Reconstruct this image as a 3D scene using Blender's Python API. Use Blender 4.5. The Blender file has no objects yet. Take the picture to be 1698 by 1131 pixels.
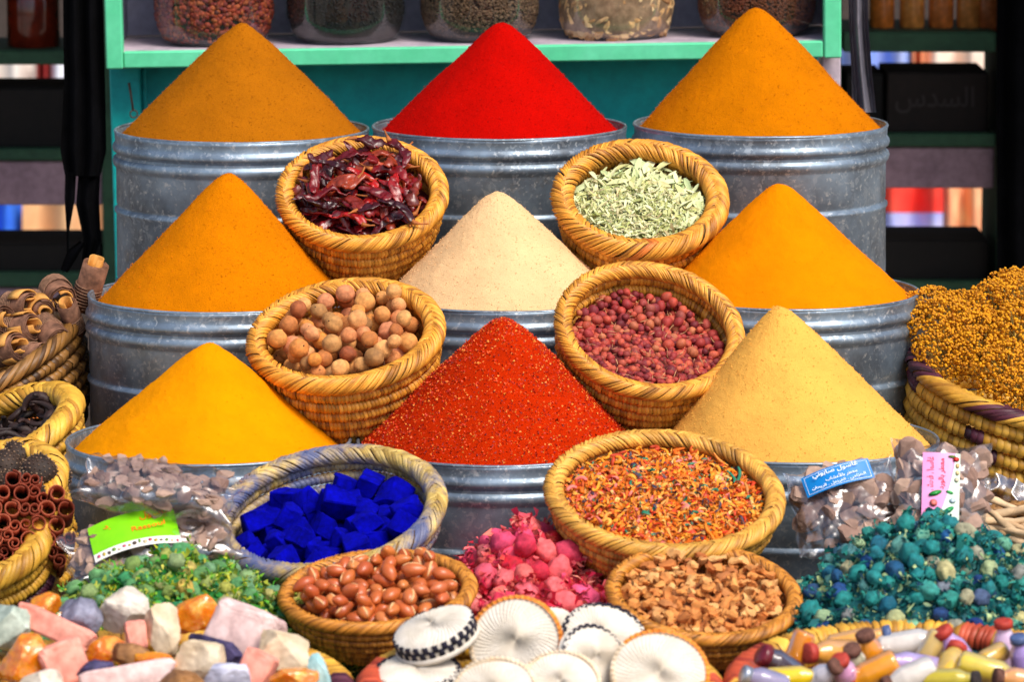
import bpy, bmesh, math, random, unicodedata
import numpy as np
from mathutils import Vector, Matrix, noise, Euler

random.seed(11)
rng = np.random.default_rng(11)
PI = math.pi
rad = math.radians
scn = bpy.context.scene
col = scn.collection

# ------------------------------------------------------------------ camera
F, IW, IH = 7400.0, 1698.0, 1131.0            # focal length in photo pixels
E0 = rad(9.0)                                 # camera looks down by 9 degrees
FWD = Vector((0, math.cos(E0), -math.sin(E0)))
UP = Vector((0, math.sin(E0), math.cos(E0)))
RT = Vector((1, 0, 0))
def ray(px, py): return FWD + RT * ((px - IW / 2) / F) - UP * ((py - IH / 2) / F)
CAM = Vector((-.0186, 0, .30)) - ray(828, 731) * 6.54
def atY(px, py, Y):
    d = ray(px, py); return CAM + d * ((Y - CAM.y) / d.y)
def atZ(px, py, Z):
    d = ray(px, py); return CAM + d * ((Z - CAM.z) / d.z)
def pxm(Y): return F / ((Y - CAM.y) * math.cos(E0) + .17)      # pixels per metre near depth Y

cd = bpy.data.cameras.new('camera'); cam = bpy.data.objects.new('camera', cd); col.objects.link(cam)
cd.sensor_width = 36; cd.lens = F / IW * 36; cd.clip_start = .1; cd.clip_end = 200
cam.location = CAM; cam.rotation_euler = (PI / 2 - E0, 0, 0)
cd.dof.use_dof = True; cd.dof.focus_distance = 6.75; cd.dof.aperture_fstop = 7.1
scn.camera = cam

# ------------------------------------------------------------------ light
SUN_EL, SUN_AZ = rad(52), rad(38)             # sun in front of the stall, to the right of the viewer
w = bpy.data.worlds.new('World'); scn.world = w; w.use_nodes = True
nt = w.node_tree; bg = nt.nodes['Background']
sky = nt.nodes.new('ShaderNodeTexSky'); sky.sky_type = 'NISHITA'; sky.sun_disc = False
sky.sun_elevation = SUN_EL; sky.sun_rotation = PI - SUN_AZ
sky.dust_density = 2.5
nt.links.new(sky.outputs[0], bg.inputs[0]); bg.inputs[1].default_value = .075
sd = bpy.data.lights.new('sun', 'SUN'); sd.energy = 1.5; sd.angle = rad(28); sd.color = (1, .93, .84)
sun = bpy.data.objects.new('sun', sd); col.objects.link(sun)
sdir = Vector((math.sin(SUN_AZ) * math.cos(SUN_EL), -math.cos(SUN_AZ) * math.cos(SUN_EL), math.sin(SUN_EL)))
sun.rotation_euler = sdir.to_track_quat('Z', 'Y').to_euler(); sun.location = sdir * 8
vs = scn.view_settings
vs.view_transform = 'Standard'; vs.look = 'None'; vs.gamma = 1; vs.use_curve_mapping = False
vs.exposure = 1.25
scn.cycles.max_bounces = 7; scn.cycles.transparent_max_bounces = 12
scn.cycles.use_denoising = True

# ------------------------------------------------------------------ helpers
def s2l(r, g, b):
    f = lambda c: (c / 255 / 12.92) if c / 255 <= .04045 else ((c / 255 + .055) / 1.055) ** 2.4
    return (f(r), f(g), f(b))

def mk(name, V, Fc, mat=None, smooth=True, mats=None, midx=None):
    V = np.asarray(V, dtype=np.float32).reshape(-1, 3)
    me = bpy.data.meshes.new(name)
    if isinstance(Fc, np.ndarray):
        n, k = Fc.shape
        me.vertices.add(len(V)); me.vertices.foreach_set('co', V.ravel())
        me.loops.add(n * k); me.loops.foreach_set('vertex_index', Fc.astype(np.int32).ravel())
        me.polygons.add(n)
        me.polygons.foreach_set('loop_start', np.arange(0, n * k, k, dtype=np.int32))
        me.polygons.foreach_set('loop_total', np.full(n, k, dtype=np.int32))
        me.update(calc_edges=True); me.validate()
    else:
        me.from_pydata([tuple(map(float, v)) for v in V], [], Fc); me.update()
    for m in (mats or ([mat] if mat else [])): me.materials.append(m)
    if midx is not None: me.polygons.foreach_set('material_index', np.asarray(midx, dtype=np.int32))
    me.polygons.foreach_set('use_smooth', np.full(len(me.polygons), bool(smooth)))
    if smooth == 'angle': me.set_sharp_from_angle(angle=rad(28))
    return me

def ob(name, me, parent=None, M=None, label=None, cat=None, group=None, kind=None):
    o = bpy.data.objects.new(name, me); col.objects.link(o)
    if parent: o.parent = parent
    if M is not None: o.matrix_basis = M
    if label: o['label'] = label
    if cat: o['category'] = cat
    if group: o['group'] = group
    if kind: o['kind'] = kind
    return o
def thing(name, label, cat, M=None, group=None): return ob(name, None, None, M, label, cat, group)
def T(v): return Matrix.Translation(Vector(v))
def RX(a): return Matrix.Rotation(a, 4, 'X')
def RY(a): return Matrix.Rotation(a, 4, 'Y')
def RZ(a): return Matrix.Rotation(a, 4, 'Z')
def SC(s): return Matrix.Diagonal((*(s if hasattr(s, '__len__') else (s, s, s)), 1))
def rot_rand(flat=1.0):
    return RZ(random.uniform(0, 2 * PI)) @ RX(random.gauss(0, flat)) @ RY(random.gauss(0, flat))
def np4(M): return np.array(M)

def lathe(prof, n=96, cap_bottom=False):
    prof = np.array(prof); th = np.linspace(0, 2 * PI, n, endpoint=False)
    V = np.stack([prof[:, None, 0] * np.cos(th), prof[:, None, 0] * np.sin(th), np.repeat(prof[:, 1:2], n, 1)], -1).reshape(-1, 3)
    m = len(prof); i, j = np.meshgrid(np.arange(m - 1), np.arange(n), indexing='ij')
    a = i * n + j; b = i * n + (j + 1) % n
    return V, np.stack([a, b, b + n, a + n], -1).reshape(-1, 4)
def box(x0, x1, y0, y1, z0, z1, bev=.002, mat=None, name='box', seg=1):
    bm = bmesh.new(); bmesh.ops.create_cube(bm, size=1)
    for v in bm.verts: v.co = ((x0 + x1) / 2 + v.co.x * (x1 - x0), (y0 + y1) / 2 + v.co.y * (y1 - y0), (z0 + z1) / 2 + v.co.z * (z1 - z0))
    if bev: bmesh.ops.bevel(bm, geom=bm.edges[:], offset=bev, segments=seg, affect='EDGES')
    me = bpy.data.meshes.new(name); bm.to_mesh(me); bm.free()
    if mat: me.materials.append(mat)
    return me
_ico = {}
def ico(sub):
    if sub not in _ico:
        bm = bmesh.new(); bmesh.ops.create_icosphere(bm, subdivisions=sub, radius=1)
        bm.verts.ensure_lookup_table()
        _ico[sub] = (np.array([v.co[:] for v in bm.verts]), np.array([[v.index for v in f.verts] for f in bm.faces])); bm.free()
    return _ico[sub][0].copy(), _ico[sub][1].copy()
def nz(V, freq, seed=0.0):
    return np.array([noise.noise(Vector((v[0] * freq + seed, v[1] * freq + seed * 1.7, v[2] * freq - seed))) for v in V])
def merge(parts):
    """list of (V, F) with equal face size -> one (V, F)"""
    off = 0; Vs = []; Fs = []
    for V, Fc in parts:
        Vs.append(V); Fs.append(Fc + off); off += len(V)
    return np.concatenate(Vs), np.concatenate(Fs)
def tube(path, radii, n=8, cap=True, flat=1.0):
    """tube along a polyline; quads with collapsed ends"""
    P = np.array(path, float); m = len(P)
    Tn = np.gradient(P, axis=0); Tn /= np.linalg.norm(Tn, axis=1)[:, None] + 1e-9
    up = np.array([0, 0, 1.0]); N = np.cross(Tn, up); bad = np.linalg.norm(N, axis=1) < 1e-3
    N[bad] = np.cross(Tn[bad], [1.0, 0, 0]); N /= np.linalg.norm(N, axis=1)[:, None]; B = np.cross(N, Tn)
    th = np.linspace(0, 2 * PI, n, endpoint=False)
    r = np.array(radii)[:, None, None]
    V = P[:, None] + r * (N[:, None] * np.cos(th)[None, :, None] + flat * B[:, None] * np.sin(th)[None, :, None])
    V = V.reshape(-1, 3); i, j = np.meshgrid(np.arange(m - 1), np.arange(n), indexing='ij')
    a = i * n + j; b = i * n + (j + 1) % n
    Fc = np.stack([a, b, b + n, a + n], -1).reshape(-1, 4)
    if cap:
        c0, c1 = len(V), len(V) + 1
        V = np.concatenate([V, P[:1], P[-1:]])
        j = np.arange(0, n)
        q = np.stack([j, np.full(n, c0), (j + 1) % n, (j + 1) % n], -1)
        # caps as thin quads: use every second vertex
        k = np.arange(0, n, 2); o = (m - 1) * n
        q0 = np.stack([np.full(len(k), c0), (k + 2) % n, (k + 1) % n, k], -1)
        q1 = np.stack([np.full(len(k), c1), o + k, o + (k + 1) % n, o + (k + 2) % n], -1)
        Fc = np.concatenate([Fc, q0, q1])
    return V, Fc

# ------------------------------------------------------------------ materials
def ramp(nt, src, cols, x=-300, y=0, interp='LINEAR'):
    r = nt.nodes.new('ShaderNodeValToRGB'); e = r.color_ramp.elements; r.color_ramp.interpolation = interp
    n = len(cols)
    while len(e) < n: e.new(.5)
    for i, c in enumerate(cols):
        p = c[1] if isinstance(c[0], (tuple, list)) else i / max(1, n - 1)
        cc = c[0] if isinstance(c[0], (tuple, list)) else c
        e[i].position = p; e[i].color = (*cc, 1)
    nt.links.new(src, r.inputs[0]); return r.outputs[0]
def noise_n(nt, scale, detail=3, rough=.6, vec=None, dist=0):
    n = nt.nodes.new('ShaderNodeTexNoise'); n.inputs['Scale'].default_value = scale
    n.inputs['Detail'].default_value = detail; n.inputs['Roughness'].default_value = rough
    n.inputs['Distortion'].default_value = dist
    if vec is None:
        tc = nt.nodes.new('ShaderNodeTexCoord'); vec = tc.outputs['Object']
    nt.links.new(vec, n.inputs['Vector']); return n.outputs['Fac']
def mixc(nt, fac, a, b, mode='MIX'):
    m = nt.nodes.new('ShaderNodeMix'); m.data_type = 'RGBA'; m.blend_type = mode
    for s, v in ((0, fac), (6, a), (7, b)):
        if hasattr(v, 'is_linked'): nt.links.new(v, m.inputs[s])
        else: m.inputs[s].default_value = v if s == 0 else (*v, 1)
    return m.outputs[2]
def maprange(nt, src, a, b, c=0, d=1):
    m = nt.nodes.new('ShaderNodeMapRange'); nt.links.new(src, m.inputs[0])
    for i, v in enumerate((a, b, c, d)): m.inputs[i + 1].default_value = v
    return m.outputs[0]
def mat(name, cols, by='noise', scale=30, rough=.7, metal=0, mottle=.25, mscale=60, bump=0, bscale=200, bdist=.001,
        spec=.4, trans=0, coat=0, sss=0, sscol=None, detail=3, rvar=0):
    m = bpy.data.materials.new(name); m.use_nodes = True; nt = m.node_tree; p = nt.nodes['Principled BSDF']
    if by == 'island': g = nt.nodes.new('ShaderNodeNewGeometry'); src = g.outputs['Random Per Island']
    elif by == 'object': g = nt.nodes.new('ShaderNodeObjectInfo'); src = g.outputs['Random']
    else: src = noise_n(nt, scale, detail); src = maprange(nt, src, .3, .7)
    c = ramp(nt, src, cols) if len(cols) > 1 else None
    base = c if c is not None else cols[0]
    if mottle:
        f = noise_n(nt, mscale, 4); f = maprange(nt, f, .3, .7, 1 - mottle, 1 + mottle * .6)
        comb = nt.nodes.new('ShaderNodeCombineColor')
        for i in range(3): nt.links.new(f, comb.inputs[i])
        base = mixc(nt, 1.0, base, comb.outputs[0], 'MULTIPLY')
    if hasattr(base, 'is_linked'): nt.links.new(base, p.inputs['Base Color'])
    else: p.inputs['Base Color'].default_value = (*base, 1)
    p.inputs['Roughness'].default_value = rough; p.inputs['Metallic'].default_value = metal
    if rvar:
        f = noise_n(nt, mscale * .7, 3); nt.links.new(maprange(nt, f, .3, .7, rough - rvar, rough + rvar), p.inputs['Roughness'])
    p.inputs['Specular IOR Level'].default_value = spec
    p.inputs['Transmission Weight'].default_value = trans; p.inputs['Coat Weight'].default_value = coat
    if sss:
        p.inputs['Subsurface Weight'].default_value = sss; p.inputs['Subsurface Radius'].default_value = sscol or (.01, .005, .002)
        p.inputs['Subsurface Scale'].default_value = 1
    if bump:
        b = nt.nodes.new('ShaderNodeBump'); b.inputs['Strength'].default_value = bump; b.inputs['Distance'].default_value = bdist
        nt.links.new(noise_n(nt, bscale, 4, .65), b.inputs['Height']); nt.links.new(b.outputs[0], p.inputs['Normal'])
    return m
def film_mat(name, tint=(.95, .95, .97), haze=.12, rough=.12, fmax=.5):
    m = bpy.data.materials.new(name); m.use_nodes = True; nt = m.node_tree; nt.nodes.clear()
    out = nt.nodes.new('ShaderNodeOutputMaterial'); tr = nt.nodes.new('ShaderNodeBsdfTransparent'); tr.inputs[0].default_value = (*tint, 1)
    gl = nt.nodes.new('ShaderNodeBsdfGlossy'); gl.inputs['Roughness'].default_value = rough; gl.inputs[0].default_value = (1, 1, 1, 1)
    lw = nt.nodes.new('ShaderNodeLayerWeight'); lw.inputs[0].default_value = .35
    f = maprange(nt, lw.outputs['Fresnel'], 0, 1, haze, fmax)
    mx = nt.nodes.new('ShaderNodeMixShader'); nt.links.new(f, mx.inputs[0]); nt.links.new(tr.outputs[0], mx.inputs[1]); nt.links.new(gl.outputs[0], mx.inputs[2])
    nt.links.new(mx.outputs[0], out.inputs[0]); return m

def powder(name, c, speck, amt=.35, grain=900):
    m = bpy.data.materials.new(name); m.use_nodes = True; nt = m.node_tree; p = nt.nodes['Principled BSDF']
    n1 = maprange(nt, noise_n(nt, 14, 5, .6), .3, .7, .86, 1.08)
    cc = nt.nodes.new('ShaderNodeCombineColor')
    for i in range(3): nt.links.new(n1, cc.inputs[i])
    b = mixc(nt, 1.0, c, cc.outputs[0], 'MULTIPLY')
    sp = maprange(nt, noise_n(nt, grain, 2, .5), .52, .72, 0, amt)
    b = mixc(nt, sp, b, speck)
    nt.links.new(b, p.inputs['Base Color']); p.inputs['Roughness'].default_value = 1; p.inputs['Specular IOR Level'].default_value = .05
    bp = nt.nodes.new('ShaderNodeBump'); bp.inputs['Strength'].default_value = .8; bp.inputs['Distance'].default_value = .0018
    nt.links.new(noise_n(nt, grain * .7, 5, .7), bp.inputs['Height']); nt.links.new(bp.outputs[0], p.inputs['Normal'])
    return m

def galvanised():
    m = bpy.data.materials.new('galvanised_steel'); m.use_nodes = True; nt = m.node_tree; p = nt.nodes['Principled BSDF']
    tc = nt.nodes.new('ShaderNodeTexCoord'); oi = nt.nodes.new('ShaderNodeObjectInfo')
    ad = nt.nodes.new('ShaderNodeVectorMath'); nt.links.new(tc.outputs['Object'], ad.inputs[0])
    cx = nt.nodes.new('ShaderNodeCombineXYZ'); ml = nt.nodes.new('ShaderNodeMath'); ml.operation = 'MULTIPLY'; ml.inputs[1].default_value = 30
    nt.links.new(oi.outputs['Random'], ml.inputs[0]); nt.links.new(ml.outputs[0], cx.inputs[0]); nt.links.new(cx.outputs[0], ad.inputs[1])
    v = ad.outputs[0]
    n1 = noise_n(nt, 9, 6, .65, v); c = ramp(nt, n1, [((.085, .098, .115), .28), ((.185, .24, .30), .48), ((.32, .42, .525), .72)])
    vo = nt.nodes.new('ShaderNodeTexVoronoi'); vo.inputs['Scale'].default_value = 150
    dn = nt.nodes.new('ShaderNodeVectorMath'); nt.links.new(v, dn.inputs[0])
    nz3 = nt.nodes.new('ShaderNodeTexNoise'); nz3.inputs['Scale'].default_value = 60; nt.links.new(v, nz3.inputs['Vector'])
    scv = nt.nodes.new('ShaderNodeVectorMath'); scv.operation = 'SCALE'; scv.inputs[3].default_value = .035
    nt.links.new(nz3.outputs['Color'], scv.inputs[0]); nt.links.new(scv.outputs[0], dn.inputs[1]); nt.links.new(dn.outputs[0], vo.inputs['Vector'])
    sr = nt.nodes.new('ShaderNodeSeparateColor'); nt.links.new(vo.outputs['Color'], sr.inputs[0])
    c = mixc(nt, maprange(nt, sr.outputs[0], .74, 1.0, 0, .5), c, (.45, .50, .54))
    fl = maprange(nt, noise_n(nt, 110, 3, .6, v), .60, .68, 0, .65); c = mixc(nt, fl, c, (.60, .63, .64))
    ru = maprange(nt, noise_n(nt, 22, 5, .7, v), .6, .78, 0, .45); c = mixc(nt, ru, c, (.22, .16, .09))
    nt.links.new(c, p.inputs['Base Color']); p.inputs['Metallic'].default_value = .55
    nt.links.new(maprange(nt, noise_n(nt, 40, 4, .6, v), .3, .7, .30, .55), p.inputs['Roughness'])
    b = nt.nodes.new('ShaderNodeBump'); b.inputs['Strength'].default_value = .25; b.inputs['Distance'].default_value = .002
    nt.links.new(noise_n(nt, 25, 4, .55, v), b.inputs['Height']); nt.links.new(b.outputs[0], p.inputs['Normal'])
    return m
STEEL = galvanised()
def straw(name, lo, hi, stain=None, sthr=(.45, .6), rough=.5, sscale=14):
    m = bpy.data.materials.new(name); m.use_nodes = True; nt = m.node_tree; p = nt.nodes['Principled BSDF']
    g = nt.nodes.new('ShaderNodeNewGeometry')
    mid = tuple((a + b) / 2 for a, b in zip(lo, hi))
    c = ramp(nt, g.outputs['Random Per Island'], [(lo, 0), (mid, .25), (hi, .7), (tuple(min(.95, x * 1.15 + .02) for x in hi), 1)])
    f = maprange(nt, noise_n(nt, 26, 4, .6), .32, .62, .62, 1.06); cc = nt.nodes.new('ShaderNodeCombineColor')
    for i in range(3): nt.links.new(f, cc.inputs[i])
    c = mixc(nt, 1.0, c, cc.outputs[0], 'MULTIPLY')
    d = maprange(nt, noise_n(nt, 60, 4, .7), .6, .76, 0, .6); c = mixc(nt, d, c, (.12, .055, .018))
    if stain:
        s = maprange(nt, noise_n(nt, sscale, 5, .65), sthr[0], sthr[1], 0, .85); c = mixc(nt, s, c, stain)
    nt.links.new(c, p.inputs['Base Color']); p.inputs['Roughness'].default_value = rough; p.inputs['Specular IOR Level'].default_value = .45
    b = nt.nodes.new('ShaderNodeBump'); b.inputs['Strength'].default_value = .3; b.inputs['Distance'].default_value = .0006
    nt.links.new(noise_n(nt, 420, 3, .6), b.inputs['Height']); nt.links.new(b.outputs[0], p.inputs['Normal'])
    return m
STRAW = straw('golden_straw', (.36, .125, .01), (.84, .36, .034))
STRAW_D = straw('brown_straw', (.28, .09, .008), (.66, .255, .025))
STRAW_P = straw('pale_straw_blue_stained', (.40, .24, .045), (.68, .47, .13), stain=(.03, .08, .26), sthr=(.42, .6))
STRAW_Y = straw('yellow_straw', (.40, .17, .015), (.80, .43, .045))
STRAW_T = straw('tan_straw', (.42, .18, .025), (.78, .39, .055))
STRAW_G = straw('dark_brown_straw', (.05, .02, .006), (.30, .135, .026))
DYE_R = straw('red_dyed_straw', (.25, .02, .012), (.6, .09, .03))
DYE_P = straw('purple_dyed_straw', (.03, .008, .014), (.1, .016, .035))
DYE_O = straw('orange_dyed_straw', (.45, .1, .01), (.75, .2, .02))
CORE = mat('dark_straw_core', [(.16, .075, .018), (.26, .13, .03)], scale=80, rough=.8)

# ------------------------------------------------------------------ the setting
WOODM = mat('stand_wood', [(.10, .06, .035), (.18, .11, .06)], scale=12, rough=.8, bump=.4, bscale=60)
GROUND = mat('street_ground', [(.30, .25, .20), (.42, .35, .28)], scale=3, rough=.9, bump=.3, bscale=40)
TABLE_Z = .09
g = ob('ground', mk('ground', [(-40, -40, -.72), (40, -40, -.72), (40, 40, -.72), (-40, 40, -.72)], [(0, 1, 2, 3)], GROUND), kind='structure')
ROOFM = mat('shade_boards', [(.05, .035, .025), (.09, .06, .04)], scale=8, rough=.9)
tb = thing('display_stand', 'stepped wooden stand carrying the tins and baskets', 'stand')
ob('top_board', box(-1.25, 1.25, -1.45, 1.12, TABLE_Z - .04, TABLE_Z, .003, WOODM), tb)
ob('step_board', box(-.68, .68, .645, 1.09, TABLE_Z, .31, .003, WOODM), tb)
for x in (-1.15, 1.15):
    for y in (-1.35, 1.0):
        ob('leg', box(x - .04, x + .04, y - .04, y + .04, -.72, TABLE_Z - .04, .003, WOODM), tb)
rf = thing('shade_roof', 'added unseen board roof that shades the back shelves of the stall', 'roof')  # out of view, added to keep light off the back shelves
for i in range(8):
    x = -2.4 + i * .6
    ob('shade_board', box(x + .004, x + .596, 1.3, 3.3, 1.62, 1.65, .002, ROOFM), rf)
for x, y in ((-2.3, 3.2), (2.3, 3.2), (-2.3, 1.35), (2.3, 1.35)):
    ob('post', box(x - .04, x + .04, y - .04, y + .04, -.72, 1.62, .003, ROOFM), rf)

# ------------------------------------------------------------------ tins and powder heaps
R0 = .2085
def tin(center, h, label):
    """center: rim centre in the world; h: height"""
    M = T((center.x, center.y, center.z - h)) @ RZ(random.uniform(0, 6))
    t = thing('steel_tin', label, 'tin', M, 'galvanised steel tins holding spice heaps')
    R = R0; z = h
    p = [(R - .004, z - .15), (R - .004, z - .046)]
    p += [(R - .001, z - .04), (R - .004, z - .034), (R - .004, z - .004)]           # inside, with the back of the bead
    p += [(R - .002, z), (R + .001, z - .001)]
    p += [(R, z - .006), (R - .0005, z - .016), (R + .0008, z - .019), (R + .0032, z - .022), (R + .0045, z - .0265), (R + .0032, z - .031), (R - .0015, z - .034),
          (R - .003, z - .037), (R - .0015, z - .040), (R + .0028, z - .043), (R + .0045, z - .0485), (R + .0032, z - .054), (R, z - .058), (R - .0012, z - .062)]
    for b in (.118, .24):
        if h > b + .05:
            p += [(R - .0012, z - b), (R - .0035, z - b - .003), (R - .0022, z - b - .006), (R + .0022, z - b - .0095), (R + .0022, z - b - .013), (R - .001, z - b - .018)]
    p += [(R - .001, .012), (R + .001, .008), (R, 0), (R - .02, .001), (0.0005, .001)]
    V, Fc = lathe(p, 128)
    # slight dents
    d = nz(V, 7, random.uniform(0, 50)) * .0016
    rr = np.hypot(V[:, 0], V[:, 1]) + 1e-9; V[:, 0] *= 1 + d / rr; V[:, 1] *= 1 + d / rr
    ob('body', mk('tin_body', V, Fc[:, ::-1], STEEL), t)
    th = np.linspace(0, 2 * PI, 129); a = .0026
    ring = np.stack([(R - .0012) * np.cos(th), (R - .0012) * np.sin(th), np.full(129, h - .0002) + nz(np.stack([np.cos(th), np.sin(th), th * 0], -1), 3, random.uniform(0, 9)) * .0006], -1)
    V, Fc = tube(ring, np.full(129, a), 8, cap=False)
    ob('rim_wire', mk('tin_rim', V, Fc, STEEL), t)
    # soldered vertical seam
    sV = [(R + .0006, -.006, .02), (R + .0014, 0, .02), (R + .0006, .006, .02), (R + .0006, -.006, h - .064), (R + .0014, 0, h - .064), (R + .0006, .006, h - .064)]
    ob('seam', mk('tin_seam', sV, [(0, 1, 4, 3), (1, 2, 5, 4)], STEEL), t)
    return t

def heap(center, apex, hw, m, gm, label, grains=5000, gs=(.0007, .0014), flat=1.0, tip=.02, cv=0.0, rin=R0 - .0055):
    """conical heap: center = rim centre, apex = world tip, hw = radius at rim level"""
    h = apex.z - center.z; ox = apex.x - center.x; oy = apex.y - center.y
    sl = h / (math.hypot(hw, tip) - tip)
    prof = lambda r: h - (np.sqrt(r * r + tip * tip) - tip) * sl - cv * np.sin(np.clip(r / hw, 0, 1) * PI) * h
    nr, nth = 100, 200
    r = np.linspace(0, 1, nr) ** .9 * rin; th = np.linspace(0, 2 * PI, nth, endpoint=False)
    rg, tg = np.meshgrid(r, th, indexing='ij')
    x = rg * np.cos(tg) + ox * (1 - rg / rin); y = rg * np.sin(tg) + oy * (1 - rg / rin)
    z = prof(rg)
    V = np.stack([x, y, z], -1).reshape(-1, 3)
    s = random.uniform(0, 90)
    n = nz(V, 9, s) * .0035 + nz(V, 32, s) * .0016 + nz(V, 110, s) * .0009 + rng.normal(0, .00022, len(V))
    fade = np.clip(rg.ravel() / .02, .3, 1)
    V[:, 2] += n * fade
    i, j = np.meshgrid(np.arange(nr - 1), np.arange(nth), indexing='ij'); a = i * nth + j; b = i * nth + (j + 1) % nth
    Fc = np.stack([a, a + nth, b + nth, b], -1).reshape(-1, 4)
    zb = V[:, 2].min() - .05
    ring = V[-nth:].copy(); ring[:, 2] = zb; base = len(V); V2 = np.concatenate([V, ring, [[0, 0, zb]]])
    j = np.arange(nth); o = (nr - 1) * nth
    Fc = np.concatenate([Fc, np.stack([o + j, base + j, base + (j + 1) % nth, o + (j + 1) % nth], -1)])
    me = mk('spice_heap', V2, Fc, m)
    M = T((center.x, center.y, center.z))
    hp = ob('spice_heap', me, None, M, label, 'spice', 'powdered spice heaps')
    # loose grains lying on the surface
    k = rng.integers(0, len(V) - nth, grains * 2); rr = np.hypot(V[k, 0], V[k, 1]); k = k[rng.random(len(k)) < (rr / rin) + .08][:grains]
    P = V[k] + rng.normal(0, .0012, (len(k), 3)) * [1, 1, .15]
    sz = rng.uniform(gs[0], gs[1], len(k))
    tet = np.array([[1, 1, 1], [1, -1, -1], [-1, 1, -1], [-1, -1, 1]]) * .6
    q = rng.normal(0, 1, (len(k), 3, 3)); q, _ = np.linalg.qr(q)
    G = np.einsum('kij,tj->kti', q, tet * [1, 1, flat]) * sz[:, None, None] + P[:, None]
    f = np.array([[0, 1, 2], [0, 3, 1], [0, 2, 3], [1, 3, 2]])
    Fg = (np.arange(len(k))[:, None, None] * 4 + f).reshape(-1, 3)
    ob('loose_grains', mk('loose_grains', G.reshape(-1, 3), Fg, gm, smooth=False), hp, kind='stuff')
    return hp

TINS = [  # px, py of rim centre, Y, base z, apex px,py, heap half width px, colour, speck, tin words, heap words
    (401, 214, .86, .31, 402, 37, 190, s2l(170, 98, 8), s2l(102, 50, 3), 'back row tin in front of the hanging black cloth', 'dull brownish ochre cumin powder heap in back row', .35),
    (828, 209, .86, .31, 832, 37, 186, s2l(184, 5, 0), s2l(100, 0, 0), 'back row tin holding the bright red heap', 'bright red paprika powder heap in back row', .3),
    (1261, 205, .86, .31, 1253, 12, 192, s2l(198, 112, 0), s2l(132, 60, 0), 'back row tin below the right cabinet post, holding tall ochre heap', 'tall dark ochre powder heap in back row beside grey plastic sleeve', .3),
    (369, 487, .43, TABLE_Z, 380, 287, 194, s2l(208, 118, 0), s2l(140, 66, 0), 'middle row tin beside the basket of bark rolls', 'coarse golden ochre powder heap in middle row beside bark rolls', .4),
    (835, 485, .43, TABLE_Z, 825, 318, 186, s2l(234, 192, 140), s2l(195, 140, 84), 'middle row tin between two baskets, holding the pale beige heap', 'pale beige ginger powder heap in middle row', .25),
    (1302, 482, .43, TABLE_Z, 1290, 305, 200, s2l(236, 134, 0), s2l(195, 88, 0), 'middle row tin beside the yellow dried flowers', 'smooth bright orange turmeric heap in middle row beside yellow flowers', .25),
    (346, 730, 0, TABLE_Z, 348, 568, 205, s2l(240, 148, 0), s2l(215, 118, 0), 'front row tin behind the bag with green label', 'smooth yellow orange turmeric heap in front row', .15),
    (828, 731, 0, TABLE_Z, 835, 527, 226, s2l(182, 38, 0), s2l(100, 10, 0), 'front row tin between blue lumps and mixed spice basket', 'coarse red orange chilli flake heap in front row', .6),
    (1320, 727, 0, TABLE_Z, 1290, 508, 212, s2l(238, 176, 80), s2l(208, 134, 48), 'front row tin behind the bag with blue label', 'pale yellow ginger powder heap in front row', .2)]
RIMS = []
for i, (px, py, Y, bz, ax, ay, hw, c, sp, tl, hl, amt) in enumerate(TINS):
    ctr = atY(px, py, Y); RIMS.append(ctr)
    tin(ctr, ctr.z - bz, 'round galvanised steel ' + tl)
    ap = atY(ax, ay, Y)
    m = powder('powder_%d' % i, c, sp, amt, 520 if i == 7 else (950 if i in (5, 6) else 620))
    hwm = hw / pxm(Y)
    if i == 7:
        gm = mat('chilli_flakes', [s2l(105, 10, 0), s2l(175, 28, 0), s2l(210, 52, 0), s2l(222, 85, 5), s2l(232, 150, 55)], by='island', rough=.6, mottle=0)
        heap(ctr, ap, hwm, m, gm, hl, grains=15000, gs=(.0011, .0027), flat=.35, tip=.022)
    else:
        lo = tuple(x * .72 for x in c); hi = tuple(min(.95, x * 1.15 + .01) for x in c)
        gm = mat('grains_%d' % i, [lo, c, hi], by='island', rough=1, mottle=0, spec=.05)
        heap(ctr, ap, hwm, m, gm, hl, grains=(2500 if i in (6, 5) else 5500), gs=(.0005, .001) if i in (6, 5) else (.0006, .0013), tip=.018)

# ------------------------------------------------------------------ baskets
def coil(Rc, z, a, n, slant=.5, dyes=None, nphi=7, jit=.06):
    pit = 2 * PI / n
    k = np.arange(n)
    t = np.array([-.5, 0, .5]) * pit * .98; rr = np.array([.82, 1, .82])
    phi = np.linspace(0, 2 * PI, nphi, endpoint=False)
    jr = 1 + rng.normal(0, jit, n)
    th = k[:, None, None] * pit + t[None, :, None] + slant * pit * np.cos(phi)[None, None, :]
    r = a * rr[None, :, None] * jr[:, None, None]
    rad_ = Rc + r * np.cos(phi)[None, None, :]
    V = np.stack([rad_ * np.cos(th), rad_ * np.sin(th), z + r * np.sin(phi)[None, None, :] * 1.05 + 0 * th], -1).reshape(-1, 3)
    f = []
    for i in range(2):
        for j in range(nphi):
            f.append((i * nphi + j, (i + 1) * nphi + j, (i + 1) * nphi + (j + 1) % nphi, i * nphi + (j + 1) % nphi))
    f = np.array(f); Fc = (k[:, None, None] * (3 * nphi) + f[None]).reshape(-1, 4)
    mi = np.zeros(n, int)
    for (a0, a1, m_) in (dyes or []):
        tk = (k * pit) % (2 * PI); lo, hi = a0 % (2 * PI), a1 % (2 * PI)
        s = (tk >= lo) & (tk <= hi) if lo <= hi else (tk >= lo) | (tk <= hi)
        mi[s] = m_
    return V, Fc, np.repeat(mi, len(f))
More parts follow.
